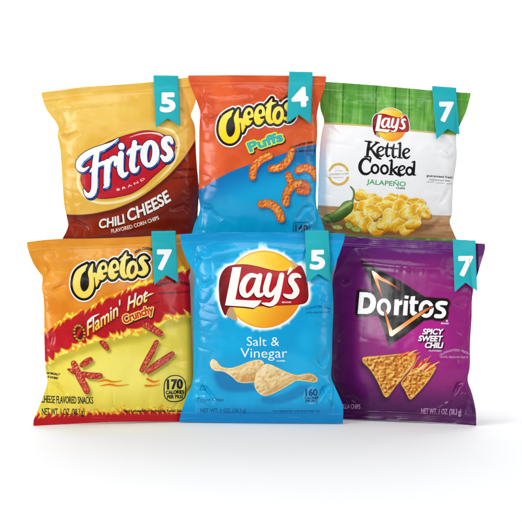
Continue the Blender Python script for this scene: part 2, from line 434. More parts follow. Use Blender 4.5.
# ================================================================== 1 corn chips, yellow and brown
fr_cut = curve_y([(50, 213.5), (60, 213.8), (75, 214.6), (90, 213.6), (104, 211), (119, 206.8), (140, 197), (163, 180), (178, 165), (188, 152), (196, 139), (204, 126)])
def fr_base(X, Y):
    n = fbm(X / 30, Y / 30, 3)
    c = mix(full(X, (232, 182, 68)), full(X, (240, 200, 98)), sm(0.35, 0.75, n))
    c2 = mix(full(X, (146, 38, 12)), full(X, (112, 24, 8)), sm(0, 30, Y - fr_cut(X) - 16))
    d = Y - fr_cut(X)
    c2 = mix(c2, full(X, (84, 14, 6)), sm(8, 0, d) * 0.8)
    d2 = Y - (fr_cut(X - 10) + 24)
    c2 = mix(c2, full(X, (92, 18, 7)), np.exp(-(d2 / 2.0) ** 2) * 0.55)
    return mix(c, c2, sm(-0.5, 0.5, d))
F1 = Bag([(41.4, 92.4), (42.5, 99), (47, 110.5), (55, 121), (58.6, 128), (57.6, 135.5), (60, 148), (61.4, 165), (62.8, 189.5), (64.5, 207), (66.8, 217), (68, 225.7), (65.5, 233), (62.8, 238), (60, 247)],
         [(190, 77), (194.5, 90), (196, 100), (192.5, 111), (191, 116), (194, 123), (195.3, 130), (196, 150), (197, 165), (199, 190), (198, 210), (198, 218), (201, 232), (203, 247)],
         [(36, 93.2), (41.4, 92.4), (60, 90), (81.7, 87), (110, 85.2), (135, 83.4), (160, 80.8), (190, 77), (200, 76)],
         [(60, 247), (100, 247.5), (150, 247.5), (203, 247)], backline(0.128), 11, 15.0, fr_base,
         [([(58, 133), (68, 137), (80, 132)], 2.6, -2.2), ([(50, 112), (66, 106), (95, 103), (130, 101)], 4.0, 1.5),
          ([(192, 116), (184, 112), (172, 108)], 3, -1.6), ([(68, 225), (78, 222), (90, 228)], 2.5, -1.8), ([(60, 134), (63, 122), (58, 108)], 2.2, -1.4),
          ([(196, 215), (184, 205), (170, 210)], 3, -1.2), ([(172, 133), (182, 128), (192, 118)], 3, 0.9)],
         ((0.27, 0.24), (0.86, 0.83)), 'yellow and brown bag of chili cheese corn chips with a red oval logo')
F1.build()
red_oval = poly([(82, 172.6), (81, 179.5), (83.5, 186.5), (89, 194), (98, 198), (108, 198.3), (118, 196.8), (132, 193.3), (144, 186), (153, 177.5), (168, 163.7), (174, 154.5), (175.5, 146), (172, 138), (164.5, 134), (156.5, 131), (145, 130), (133.5, 132.6), (118, 137.5), (100, 146), (88, 160)], smooth=5)
hal = poly([(78, 172), (77, 183), (81, 193), (90, 201), (103, 204), (120, 202.5), (136, 197), (150, 188), (163, 177), (174, 165), (179.5, 152), (180, 140), (174, 130), (162, 126.5), (150, 126.5), (132, 129), (112, 136), (92, 150), (82, 160)], smooth=5)
def hal_col(X, Y, d):
    w = sm(-4.5, -1, d) * sm(0, -0.6, d) * np.clip(sm(185, 200, Y + 0.25 * (150 - X)) + sm(150, 172, X) * 0.9, 0, 1)
    return mix(mix(full(X, (226, 178, 62)), full(X, (238, 196, 84)), sm(-6, 0, d)), full(X, (255, 243, 196)), w)
def oval_col(X, Y, d):
    n = noise(X * 1.7, Y * 1.7, 4)
    return mix(mix(full(X, (206, 24, 44)), full(X, (186, 14, 34)), n), full(X, (122, 8, 22)), sm(-1.6, -0.2, d))
lg = F1.decal('logo', [(hal, hal_col, 0.5), (red_oval, oval_col, 0.4),
                       (stroke([(130, 137, .15), (141, 133.6, .5), (152, 132.6, .7), (160, 134, 1.1), (163.5, 136.5, .3)]), (250, 214, 205), 0.25)])
fl = union(
    stroke([(118.8, 137.9, .3), (113, 142.6, 1.3), (105, 146.6, 2.5), (95.5, 150.2, 2.9), (86.5, 155, 3.2), (80.5, 161, 3.2), (79.3, 166.4, 2.8), (82.6, 169.4, 2.2), (86.2, 168.7, 1.4), (89.5, 166.2, .5)]),
    stroke([(97.5, 152, 2.6), (96, 163, 3), (95.2, 178, 3), (94.6, 189, 3), (91.6, 194.3, 2.8), (87.4, 194.2, 2.0), (84.4, 189, .5)]),
    stroke([(90.6, 171.4, .6), (95, 167, 1.9), (101, 163.6, 2.0), (107, 161.5, 1.9)]),
    stroke([(108.3, 161.5, 2.9), (107.6, 172, 3.0), (107.3, 183, 2.9)]), stroke([(104.4, 187, .8), (107.8, 184, 2.4)], n=1),
    stroke([(108.5, 164, 2.3), (112.3, 158.6, 2.3), (116, 157.6, 2.4), (117, 161.2, 2.5), (115.6, 164.4, 1.3)]),
    stroke([(122, 145.4, 3.0), (122.1, 146.2, 3.1)], n=1),
    stroke([(121.6, 153.5, 2.9), (121, 163, 3.1), (121.3, 171, 3.1), (124.2, 174.6, 2.5), (128.2, 172, 1.0)]),
    stroke([(135.2, 142, 2.4), (133.8, 153, 2.9), (132.6, 164, 3.0), (134, 169.6, 2.9), (137.3, 169, 1.8), (139.4, 166, .8)]),
    stroke([(127.6, 153.4, .8), (131, 150.4, 2.2), (137.5, 147.5, 2.2), (141.6, 146, 1.0)]),
    poly(oval(150.3, 153.3, 9.4, 13.7, 0.10), oval(150.2, 153.2, 2.5, 9.2, 0.10)[::-1]),
    stroke([(172.2, 142, 1.7), (169.6, 138.3, 2.7), (165, 140, 3.0), (165, 145.6, 3.2), (169.4, 150.2, 3.3), (170.2, 155.4, 3.0), (166, 158.9, 2.8), (162.2, 155.8, 1.6)]))
F1.decal('lettering', [(union(fl.shift(1.3, 2.0), fl.shift(0.6, 1.0), fl).off(0.75), (22, 24, 78), 0.3),
                       (union(fl.shift(1.0, 1.5), fl.shift(0.5, 0.8)), lambda X, Y, d: mix(full(X, (32, 66, 150)), full(X, (110, 158, 214)), sm(0.45, 0.85, noise(X / 3, Y / 5, 8))), 0.3),
                       (fl, (252, 252, 252), 0.3)], parent=lg)
F1.decal('brand_word', [(text('B R A N D', 117.6, 190.4, 145.5, 178.8, 2.2, bend=-1.2, dil=0.06), (250, 236, 236), 0.2)])
cc = union(text('CHILI', 99, 227.8, 124.8, 222.6, 8.6, bend=-0.8, shear=0.22, dil=0.38), text('CHEESE', 128.6, 220.8, 171.0, 200.0, 10.8, bend=-1.6, shear=0.22, dil=0.45))
F1.decal('flavor_lettering', [(cc.shift(-0.7, 0.8).off(0.35), (62, 8, 4), 0.3), (cc, (250, 246, 240), 0.25),
                              (text('FLAVORED CORN CHIPS', 112, 232.6, 159.6, 218.6, 3.6, bend=-1.2, dil=0.15), (238, 218, 205), 0.2)])
F1.decal('fine_print', [(text('GUARANTEED FRESH', 173, 172.8, 195, 170.5, 1.9, bend=1.6, dil=0.05), (60, 12, 8), 0.2),
                        (text('UNTIL PRINTED DATE', 172.5, 178.6, 195.4, 177, 1.6, dil=0.04), (60, 12, 8), 0.2), (poly(oval(176.8, 147.4, .8, .8)), (150, 100, 30), .25)])

# ================================================================== 2 cheese puffs, orange and blue
pf_cut = curve_y([(180, 196), (198.6, 189.9), (215, 179.8), (230, 171.5), (250, 164), (271, 157.6), (285, 152.4), (293, 149), (305, 146), (318, 144.2), (332, 143)])
def pf_base(X, Y):
    d = Y - pf_cut(X); n = fbm(X / 26, Y / 26, 21)
    c = mix(full(X, (218, 82, 38)), full(X, (232, 100, 48)), sm(0.3, 0.7, n))
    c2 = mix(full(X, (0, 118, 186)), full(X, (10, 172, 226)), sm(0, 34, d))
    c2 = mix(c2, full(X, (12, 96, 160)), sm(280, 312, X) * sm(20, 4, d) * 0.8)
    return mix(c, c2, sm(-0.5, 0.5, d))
F2 = Bag([(188, 75.4), (189.2, 82), (193, 92), (196.3, 100.5), (199.6, 110), (200.2, 116), (199.4, 124), (199, 150), (198.8, 180), (198.8, 198), (200, 208), (198, 216), (194.6, 224), (192, 233), (188, 247)],
         [(326.2, 76.1), (325.8, 82), (322, 95), (319, 105), (317, 115), (317.4, 128), (317, 140), (316.2, 155), (316.6, 181), (316, 198), (317, 208), (321, 219), (325, 231), (331, 247)],
         [(182, 75.4), (188, 75.4), (226, 75), (260, 75.2), (300, 75.6), (326.2, 76.1), (334, 76.2)],
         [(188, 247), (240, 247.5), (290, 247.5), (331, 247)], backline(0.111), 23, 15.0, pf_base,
         [([(200, 114), (210, 120), (222, 116)], 2.6, -1.9), ([(192, 88), (204, 98), (225, 101), (255, 98)], 3.6, 1.5),
          ([(317, 114), (310, 104), (312, 90)], 2.6, -1.6), ([(200, 208), (212, 210), (222, 220)], 2.6, -1.8), ([(198, 116), (203, 104), (198, 92)], 2.2, -1.4),
          ([(316, 206), (304, 208), (296, 220)], 2.8, -1.5), ([(258, 86), (285, 92), (318, 88)], 3.0, 1.2), ([(318, 222), (306, 226), (296, 238)], 2.2, 1.5)],
         ((0.22, 0.23), (0.79, 0.79)), 'orange and blue bag of cheese puffs in the middle of the back row')
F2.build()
def che_shapes(full_word=True):
    L = [stroke([(232.8, 110.6, .7), (229, 114, 2.3), (224.6, 119, 3.4), (222.6, 126, 3.7), (223, 133, 3.8), (226.2, 138.4, 3.5), (231, 139.9, 3.3), (235.4, 136.8, 3.1), (237.6, 131, 2.7), (237.4, 124, 2.4), (236.4, 117.6, 2.4), (238.4, 109.6, .6)]),
         poly([(219.6, 123), (222.5, 117.6), (227.6, 112.4), (233, 109.4), (231.4, 116), (227, 120.5)]),
         stroke([(237.6, 124, 1.4), (240, 119.9, 1.9), (242.6, 121.6, 2.2), (243, 127, 1.9), (242.6, 131.4, .7)]), stroke([(242.8, 129.4, 1.2), (245.6, 126.2, .3)], n=1)]
    for cx, cy, rx, ry in ((248.3, 116.4, 5.1, 9.0), (259.5, 114.9, 5.5, 9.8)):
        e = poly(oval(cx, cy, rx, ry, 0.16), oval(cx + .8, cy - 3.3, rx * .33, ry * .27, 0.2)[::-1])
        L.append(e.sub(poly([(cx + .3, cy + 1.9), (cx + 8, cy - .4), (cx + 8, cy + 3.0), (cx + 1.2, cy + 4.0)])))
    L += [stroke([(272, 98.6, .4), (270.2, 103, 1.7), (268.6, 110, 2.5), (268.2, 117, 2.7), (270.2, 121.4, 2.2), (273.2, 121.2, 1.0)]), stroke([(265.8, 106, .5), (269.6, 104, 1.8), (275.8, 102.6, .5)]),
          poly(oval(278.0, 115.1, 5.8, 9.0, 0.14), oval(278.3, 115, 2.1, 4.7, 0.2)[::-1]),
          stroke([(293.4, 104.4, .6), (289.6, 103.2, 1.9), (286.6, 106.2, 2.5), (289.6, 110.4, 2.7), (291.4, 114.8, 2.9), (288.8, 118.6, 2.7), (284.8, 118.2, 1.6)])]
    f = union(*L); fill = union(f, poly(oval(231, 127, 4.5, 9)), poly(oval(240, 122, 3, 5)), poly(oval(265, 114, 4, 7)), poly(oval(283, 113, 4, 7)))
    return f, fill
def cheese_logo(bag, tr, top, bot):
    f, fill = che_shapes()
    f, fill = f.shift(*tr), fill.shift(*tr); x0, y0 = tr
    lg = bag.decal('logo', [bag.shadow(fill, 1.6, 2.6, 3.4, (90, 30, 8), 0.75), (fill.off(3.7), (252, 250, 246), 0.4), (fill.off(2.45), BLACK, 0.35)])
    def yc(X, Y, d):
        v = sm(100 + y0, 134 + y0, Y + (X - 250 - x0) * 0.1)
        c = mix(full(X, top), full(X, bot), v)
        return mix(c, full(X, (250, 190, 30)), sm(-0.9, 0, d) * sm(0.45, 1, v) * 0.8)
    bag.decal('lettering', [(f, yc, 0.28)], parent=lg)
cheese_logo(F2, (0, 0), (255, 236, 120), (255, 220, 20))
pw = text('Puffs', 250.6, 151.2, 283.0, 140.2, 8.6, bend=0.6, dil=0.62)
F2.decal('flavor_lettering', [(pw.shift(1.0, 1.4).off(1.6), (110, 34, 12), 0.4), (pw.off(1.35), (214, 236, 70), 0.3),
                              (pw, lambda X, Y, d: mix(full(X, (60, 190, 190)), full(X, (20, 140, 170)), sm(-0.9, 0.0, d)), 0.25)])
def puff_col(seed, redder=0.0):
    hf = lambda X, Y: fbm(X / 1.9, Y / 1.9, seed, 3)
    def g(X, Y, d):
        n = fbm(X / 4, Y / 4, seed + 5, 2); c = mix(full(X, (240, 120, 32)), full(X, (252, 158, 64)), sm(0.3, 0.7, n))
        c = litup(c, emb(hf, X, Y), 2.2, (255, 208, 132), (176, 58, 10)); c = mix(c, full(X, (176, 56, 12)), sm(-2.0, 0.1, d) * 0.7)
        return mix(c, full(X, (222, 70, 24)), redder)
    return g
_puffs = [([(252.6, 176.2, 3.3), (253.6, 168, 3.7), (260, 159.6, 3.7), (269, 155.4, 3.6)], 31, 0),
         ([(271.4, 168, 3.3), (279.5, 166.8, 3.5), (287.4, 160.6, 3.5), (291.2, 152, 3.2), (292.6, 147.6, 2.4)], 32, 0),
         ([(298, 169.8, 3.6), (305, 167.3, 3.9), (312, 170.4, 3.9), (317, 178, 3.8)], 33, 0.1),
         ([(288.2, 174.6, 3.2), (290.4, 180.4, 3.5), (293, 184.6, 3.2)], 34, 0.1),
         ([(299, 190.4, 3.0), (306, 190.8, 3.3), (306, 185, 3.2), (301, 182.6, 3.4)], 35, 0.45),
         ([(285.7, 202.4, 3.5), (286.4, 193.6, 3.8), (291.8, 185.4, 3.9), (299, 182.8, 3.7)], 36, 0),
         ([(261.4, 203.6, 3.7), (269.4, 203.2, 4.1), (277, 208.8, 4.2), (281, 218, 4.0)], 37, 0)]
puffs = [([(x, y, r + .35) for x, y, r in p], a, q) for p, a, q in _puffs]
F2.decal('puff_shadow', [F2.shadow(stroke(p, 5), 1.4, 2.2, 1.8, (0, 66, 120), 0.55) for p, sd, rd in puffs])
for p, sd, rd in puffs:
    F2.decal('printed_puff', [(stroke(p, 6), puff_col(sd, rd), 0.3)], step=0.012)
rr = poly([(295, 221.6), (308, 221.6), (310, 224), (310, 247), (293, 247), (293, 224)])
F2.decal('calorie_badge', [(rr, (0, 60, 110), 0.3), (rr.off(-0.6), (14, 150, 205), 0.3), (text('140', 295.4, 231, 307.6, 231, 6.4, dil=0.12), (12, 14, 30), 0.22),
                           (text('CALORIES', 295, 235.6, 308, 235.6, 2.6, dil=.1), (12, 14, 30), .2)])
F2.decal('fine_print', [(text('GUARANTEED FRESH', 291.6, 148.4, 314, 143.0, 2.0, bend=0.9, dil=0.1), (40, 16, 14), 0.2),
                        (text('UNTIL PRINTED DATE', 291, 152.2, 315, 151.2, 1.7, dil=0.08), (20, 20, 40), 0.2),
                        (text('REAL CHEESE', 279.5, 101.8, 288, 96.6, 1.7, dil=0.2), (60, 40, 10), 0.2)])

# ================================================================== 3 kettle cooked jalapeno, green and white
kt_top = curve_y([(312, 121.6), (323.8, 122.4), (350, 123.8), (373.8, 125.5), (409.8, 129.4), (434.8, 131.8), (462, 134.5)])
kt_wood = curve_y([(308, 204.5), (318, 205), (350, 207), (400, 212), (430, 214.6), (452, 215.4), (462, 216)])
kt_strip = curve_y([(308, 231), (330, 232), (379, 236), (400, 237.2), (430, 238), (462, 239)])
def kt_base(X, Y):
    seams = np.array([343, 376, 395.3, 409, 436]); xs = X + (Y - 100) * 0.03
    k = np.searchsorted(seams, xs); tone = np.array([0.35, 0.45, 0.75, 0.9, 0.6, 0.5])[k]
    st = fbm(xs / 1.3, Y / 26, 40, 3) * 0.6 + fbm(xs / 9, Y / 18, 41, 2) * 0.4
    g = mix(full(X, (84, 160, 48)), full(X, (156, 206, 110)), np.clip(tone * 0.45 + (st - 0.42) * 1.5, 0, 1))
    g = mix(g, full(X, (46, 110, 34)), sm(0.62, 0.42, noise(xs / 5, Y / 22, 44)) * 0.25)
    dm = np.min(np.abs(xs[..., None] - seams), -1); g = mix(g, full(X, (38, 92, 30)), sm(0.75, 0.25, dm) * 0.9)
    w = mix(full(X, (243, 243, 244)), full(X, (250, 250, 250)), fbm(X / 40, Y / 40, 5))
    d = Y - kt_top(X)
    c = mix(g, w, sm(-0.4, 0.4, d)); c = mix(c, full(X, (206, 178, 92)), sm(1.0, 0.5, np.abs(d - 0.8)))
    wd = fbm(X / 26, Y / 2.2, 46, 3)
    wood = mix(full(X, (176, 128, 84)), full(X, (206, 164, 118)), sm(0.3, 0.7, wd)); wood = mix(wood, full(X, (146, 100, 62)), sm(8, 24, Y - kt_wood(X)) * 0.6)
    c = mix(c, wood, sm(-0.4, 0.6, Y - kt_wood(X)))
    gs = mix(full(X, (112, 156, 66)), full(X, (78, 120, 44)), noise(X / 4, Y / 4, 48))
    return mix(c, gs, sm(-0.4, 0.4, Y - kt_strip(X)))
F3 = Bag([(322, 81.4), (321.4, 90), (320, 100), (320.4, 109), (323.8, 119), (323.6, 124), (321.4, 134), (319.8, 148), (318.6, 170), (318, 190), (317.6, 207), (316.4, 214), (314, 226), (312, 236), (310, 247)],
         [(470.7, 92.9), (470, 97.6), (466.4, 111), (461, 123), (457, 133), (456.3, 142), (457, 155), (455.4, 170), (453.2, 184.5), (452.6, 200), (452.2, 213), (449.8, 222), (453.6, 232.5), (457, 240), (460, 247)],
         [(314, 80.8), (322, 81.4), (345, 83), (375.5, 85.2), (400, 87.4), (431, 90.2), (459, 92.2), (470.7, 92.9), (480, 93.4)],
         [(310, 246), (350, 246.5), (400, 247), (460, 247)], backline(0.126), 37, 14.0, kt_base,
         [([(321, 124), (332, 128), (342, 138)], 2.6, -1.5), ([(457, 132), (450, 122), (452, 108)], 2.6, -1.8),
          ([(326, 100), (350, 104), (385, 106), (425, 108)], 3.4, 1.2), ([(450, 222), (440, 220), (430, 228)], 2.6, -1.6), ([(452, 184), (446, 196), (438, 206)], 3.4, -1.1),
          ([(318, 214), (330, 218), (336, 228)], 2.6, -1.3), ([(456, 150), (448, 156), (440, 150)], 3.0, 0.9)],
         ((0.24, 0.27), (0.84, 0.85)), 'green and white bag of jalapeno chips with a green pepper on its front')
F3.build()
ban_pts = [(219, 291), (219.2, 281), (221.4, 273), (226, 267), (232, 264.4), (242, 263.4), (251, 264.2), (261, 266.3), (270, 268.6), (279, 270), (287.2, 269.7), (294, 268.4), (299.6, 264.6), (303.6, 269.6), (306.8, 279.5), (308.2, 290), (308, 298), (304.6, 302.4), (297, 303.6), (280, 304.2), (261, 305), (240, 305), (231, 305.6), (228, 308.6), (225.6, 314.4), (222.4, 309), (220, 301)]
lays_rings = [
    ('p', [(232.6, 266.6), (241.4, 266.3), (235.4, 298.4), (250, 299.2), (261.6, 299.2), (258.6, 303.6), (254, 306.6), (245, 305.4), (225.2, 304.2)]),
    ('s', [(256.4, 275.0, 1.8), (250.8, 274.5, 2.3), (245.8, 278.5, 2.9), (242.8, 285.2, 3.2), (243, 291.2, 3.1), (246.0, 294.3, 2.3), (250.2, 292.6, 1.9), (254.6, 286.4, 1.8), (258, 277, 1.8)]),
    ('s', [(260.0, 274.6, 2.3), (258.2, 281, 2.9), (256.8, 289, 2.9), (258, 293.6, 2.5), (261.5, 293.6, 1.6), (264.6, 290.6, .8)]),
    ('s', [(269.4, 274.2, 2.5), (267.4, 281, 2.9), (265.8, 288.6, 2.9), (267.8, 293.4, 2.6), (272, 292.8, 2.0), (276.6, 286.6, 1.6)]),
    ('s', [(281.6, 274.2, 2.5), (279.6, 283, 2.9), (277.6, 292.6, 2.9), (275.2, 299.6, 2.6), (270.6, 303.0, 2.0), (266, 302.7, 1.5), (262.2, 301.9, .6)]),
    ('s', [(290.4, 268.6, 1.9), (287.6, 273.4, .6)]),
    ('s', [(300.0, 276.0, 1.2), (297, 274.6, 2.2), (292.6, 275.6, 2.8), (291, 280.0, 2.9), (294.2, 285, 3.0), (296.2, 290.6, 3.0), (292.6, 295.2, 2.6), (287, 294.9, 1.9), (283.8, 293.2, .9)])]
def sun_logo(bag, T, k, h, glow=True):
    tf = lambda r: [T(*p[:2]) + ((p[2] * k,) if len(p) > 2 else ()) for p in r]
    cx, cy = T(264, 288.3); ra = 38.2 * k
    sun = poly([T(*p) for p in oval(264, 288.3, 38.2, 38.2, 0, 64)]); ban = poly(tf(ban_pts), smooth=3)
    both = union(sun, ban)
    let = union(*[poly(tf(r)) if t == 'p' else stroke(tf(r), 5) for t, r in lays_rings])
    def sun_col(X, Y, d):
        u, v = (X - cx) / ra, (Y - cy) / ra; a = sm(-0.8, 0.9, u + 0.15 * v)
        top = mix(full(X, (255, 232, 122)), full(X, (248, 186, 14)), a); bot = mix(full(X, (255, 216, 60)), full(X, (240, 150, 24)), sm(-0.3, 0.9, u * 0.8 + v * 0.5))
        c = mix(top, bot, sm(0, 0.2, v)); return mix(c, full(X, (236, 148, 26)), sm(-2.2 * k, 0, d) * 0.7)
    def ban_col(X, Y, d):
        u, v = (X - cx) / ra, (Y - cy) / ra
        c = mix(full(X, (176, 14, 28)), full(X, (190, 20, 32)), sm(-0.6, 0.5, u)); c = mix(c, full(X, (112, 4, 14)), np.clip(sm(-0.75, -1.15, u) + sm(0.75, 1.1, u) * 0.6, 0, 1))
        return mix(c, full(X, (96, 4, 12)), sm(-1.6 * k, 0, d) * 0.6)
    L = []
    if glow:
        def halo(X, Y, d):
            an = np.arctan2(Y - cy, X - cx); n = 0.6 * noise(an * 5, X * 0, 71) + 0.4 * noise(an * 12, X * 0, 73); up = sm(0.2, -0.8, (Y - cy) / ra) * 0.5 + 0.5
            r = (4.2 + 7.5 * up * sm(0.35, 0.85, n)) * k; w = np.clip(1 - (d + 9 * k) / r, 0, 1)
            return mix(bag.base(X, Y), full(X, (252, 253, 255)), sm(0, 1, w * 1.15))
        g0 = both.off(9.0 * k)
        L.append((g0, halo, h * 1.6))
    L.append((both.off(1.6 * k), (252, 252, 252), h))
    L.append((sun, sun_col, h))
    L.append((poly([T(*p) for p in [(289.4, 260), (293, 260.6), (297, 263.4), (300, 266.6), (296, 268.6), (293.4, 266)]], smooth=4), (206, 168, 120), h * .8))
    L.append((poly([T(*p) for p in [(226, 306), (232, 305.4), (235, 311), (237.6, 319.6), (230, 316.6), (225.8, 313)]], smooth=4), (196, 160, 122), h * .8))
    L.append((ban, ban_col, h * .8))
    lg = bag.decal('logo', L)
    bag.decal('lettering', [(let.shift(-.7 * k, 1.0 * k).off(0.3 * k), (92, 4, 12), h * .8), (let, (253, 250, 244), h * .75)], parent=lg)
    return lg
sun_logo(F3, lambda x, y: (390.6 + .41 * (x - 264), 124.6 + .432 * (y - 288.3) + .02 * (x - 264)), 0.42, 0.3, glow=False)
kc = union(
    stroke([(368.9, 141.6, 1.25), (367.6, 149, 1.35), (366.9, 155.8, 1.2)]), stroke([(365.0, 140.8, .6), (371, 141.8, .7)], n=1), stroke([(364.3, 156.2, .55), (369.6, 156.4, .6)], n=1),
    stroke([(376.9, 142.2, 1.0), (372.4, 146, .8), (369, 149.4, .7)]), stroke([(374.8, 141.6, .5), (378.8, 142.6, .5)], n=1), stroke([(370.2, 147.6, .9), (374.6, 154, 1.3), (377.4, 157.2, 1.1), (380.4, 158.6, .6)]),
    stroke([(377.4, 151.6, .55), (381.2, 150, .55), (383, 148.0, .8), (380.9, 146.4, .7), (378.2, 147.7, .9), (376.9, 151, 1.15), (378, 154.4, 1.15), (380.8, 155.6, .9), (383.6, 153.6, .4)]),
    stroke([(387.6, 142.6, .4), (386.3, 147.6, 1.1), (385.8, 153.4, 1.15), (387.2, 155.9, .9), (389.4, 154.6, .4)]), stroke([(383.6, 147.6, .5), (391, 147.2, .6)], n=1),
    stroke([(393.6, 143.8, .4), (392.5, 148.4, 1.1), (392.2, 154.6, 1.15), (393.6, 157, .9), (395.9, 155.6, .4)]), stroke([(390.2, 148.2, .5), (397.2, 148.2, .6)], n=1),
    stroke([(399.8, 143.0, 1.0), (399.3, 150, 1.15), (399, 156.6, 1.1)]), stroke([(397.6, 143.4, .5), (399.6, 142.6, .9)], n=1), stroke([(396.8, 157, .5), (401.4, 157.6, .5)], n=1),
    stroke([(402.9, 153.6, .55), (406.8, 152, .55), (408.6, 149.9, .8), (406.4, 148.2, .7), (403.8, 149.6, .9), (402.6, 153, 1.15), (403.6, 156.4, 1.15), (406.4, 157.6, .9), (409.2, 155.6, .4)]),
    stroke([(370.3, 157.8, .9), (369.7, 162.0, .5)], n=1), stroke([(369.8, 161.2, .6), (367.0, 158.6, .9), (363.2, 158.8, 1.2), (360.2, 163, 1.6), (359.7, 168.4, 1.6), (362.5, 172.8, 1.3), (367, 173.4, 1.1), (371, 170.4, .6)]),
    ring(374.5, 168.5, 3.3, 4.1, 1.0), ring(383.9, 169, 3.3, 4.1, 1.0),
    stroke([(391.2, 160.0, .9), (390.8, 167, 1.2), (390.3, 173.6, 1.1)]), stroke([(388.8, 160.4, .5), (391, 159.6, .8)], n=1), stroke([(388.4, 174, .5), (392.4, 174.2, .5)], n=1),
    stroke([(396.6, 166.4, .9), (393.6, 168.2, .7), (391, 170.2, .6)]), stroke([(392.2, 169.2, .9), (395.2, 172.8, 1.2), (399.8, 175.6, .6)]),
    stroke([(398.5, 170.6, .55), (402.2, 169, .55), (404, 166.9, .8), (401.9, 165.3, .7), (399.3, 166.6, .9), (398.1, 170, 1.15), (399, 173.3, 1.15), (401.8, 174.5, .9), (404.6, 172.5, .4)]),
    ring(408.9, 170.6, 3.1, 3.7, 1.0), stroke([(413.8, 161.6, .9), (413.2, 168, 1.15), (412.8, 174, 1.1)]), stroke([(411.4, 161.8, .5), (413.8, 161.1, .8)], n=1), stroke([(412.8, 174.4, .7), (415, 174.6, .4)], n=1))
F3.decal('flavor_lettering', [(kc.off(0.12), (16, 14, 16), 0.22), (text('JALAPEÑO', 366.2, 183.2, 405, 185.8, 4.6, bend=-.4, dil=0.14), (70, 172, 112), 0.2),
                              (text('CHIPS', 395.6, 188.2, 404.2, 188.8, 1.6, dil=.1), (40, 80, 60), .2)])
gold = lambda X, Y, d: mix(full(X, (206, 160, 56)), full(X, (236, 200, 110)), noise(X * 1.5, Y * 1.5, 60))
rg = ring(338.4, 174.0, 9.6, 10.2, 1.25)
F3.decal('gold_seal', [(rg.sub(poly([(326, 171.4), (351, 170.8), (351, 176), (326, 176.8)])), gold, 0.3), (text('KETTLE', 334.6, 171.6, 342.2, 171.2, 1.3, dil=0.02), (180, 160, 130), .2),
                       (text('COOKED CHIPS', 328.8, 174.9, 348.6, 174.1, 1.7, dil=.05), (170, 168, 130), .2), (text('CRUNCHY', 333, 178, 343.4, 177.6, 1.3, dil=0.02), (180, 165, 150), .2)])
F3.decal('fine_print', [(text('guaranteed fresh', 426, 176, 452.4, 178.4, 2.1, dil=0.1), (90, 90, 92), 0.2), (text('until printed date', 428.6, 179.6, 449.6, 181.4, 1.5, dil=0.05), (110, 110, 112), 0.2),
                        (stroke([(426, 181.6, .22), (434, 181.6, .22)], n=1), (120, 120, 120), .2), (stroke([(436, 182.6, .22), (443.6, 182.8, .22)], n=1), (120, 120, 120), .2), (stroke([(446, 183.6, .22), (452, 183.8, .22)], n=1), (120, 120, 120), .2)])
# pepper, pepper slices and the heap of chips
pep = poly([(322.4, 219.6), (325, 215.2), (332, 212.6), (338, 208), (343, 202), (348, 200), (351.4, 200.4), (353.2, 204.6), (351.4, 211), (345, 217), (338, 221.2), (329, 222.8), (324.4, 221.8)], smooth=5)
def pep_col(X, Y, d):
    u = (Y - 212) + (X - 340) * 0.62; n = fbm(X / 3.5, Y / 3.5, 61)
    c = mix(full(X, (128, 158, 66)), full(X, (52, 84, 28)), sm(-6, 6, u + 4 * (n - .5))); c = mix(c, full(X, (196, 214, 150)), np.exp(-((u + 3.0) / 1.5) ** 2) * sm(330, 342, X) * 0.8)
    return mix(c, full(X, (40, 66, 20)), sm(-1.2, 0, d) * .6)
F3.decal('printed_shadow', [F3.shadow(poly([(322, 222), (350, 218), (390, 228), (428, 224), (430, 230), (380, 236), (340, 232)], smooth=4), 0, 0, 2.5, (110, 70, 40), .6)])
rng = np.random.RandomState(5)
spots = [(361, 195, 6, 5), (372, 197, 5.5, 4), (377, 200, 4, 4.5), (394, 199, 6.5, 5), (389, 202, 6, 6), (403, 201, 5.5, 6), (356, 208, 7, 5.5), (365, 206, 7, 6), (385, 208, 8, 7), (400, 208, 8, 7), (416, 202, 8, 4),
         (420, 205, 5, 4.5), (349, 216, 5, 4.5), (358, 218, 8, 6), (372, 212, 8, 7), (392, 217, 9, 7), (410, 213, 9, 7.5), (422, 212, 6, 6), (366, 224, 7, 6), (376, 228, 8, 5.5), (384, 224, 7, 5), (398, 225, 8, 5.5), (407, 228, 8, 4.6), (413, 222, 7, 5), (426, 214, 4, 4)]
def chip_poly(cx, cy, rx, ry, r):
    n = 15; a0 = r.rand() * 6.28; rot = (r.rand() - .5) * 1.6; P = []
    for k in range(n):
        a = a0 + k * 2 * math.pi / n; q = 1 + 0.10 * math.sin(3 * a + a0) + 0.07 * math.sin(7 * a) + 0.10 * (r.rand() - .5)
        x, y = rx * 1.22 * q * math.cos(a), ry * 1.22 * q * math.sin(a)
        P.append((cx + x * math.cos(rot) - y * math.sin(rot), cy + x * math.sin(rot) + y * math.cos(rot)))
    return P
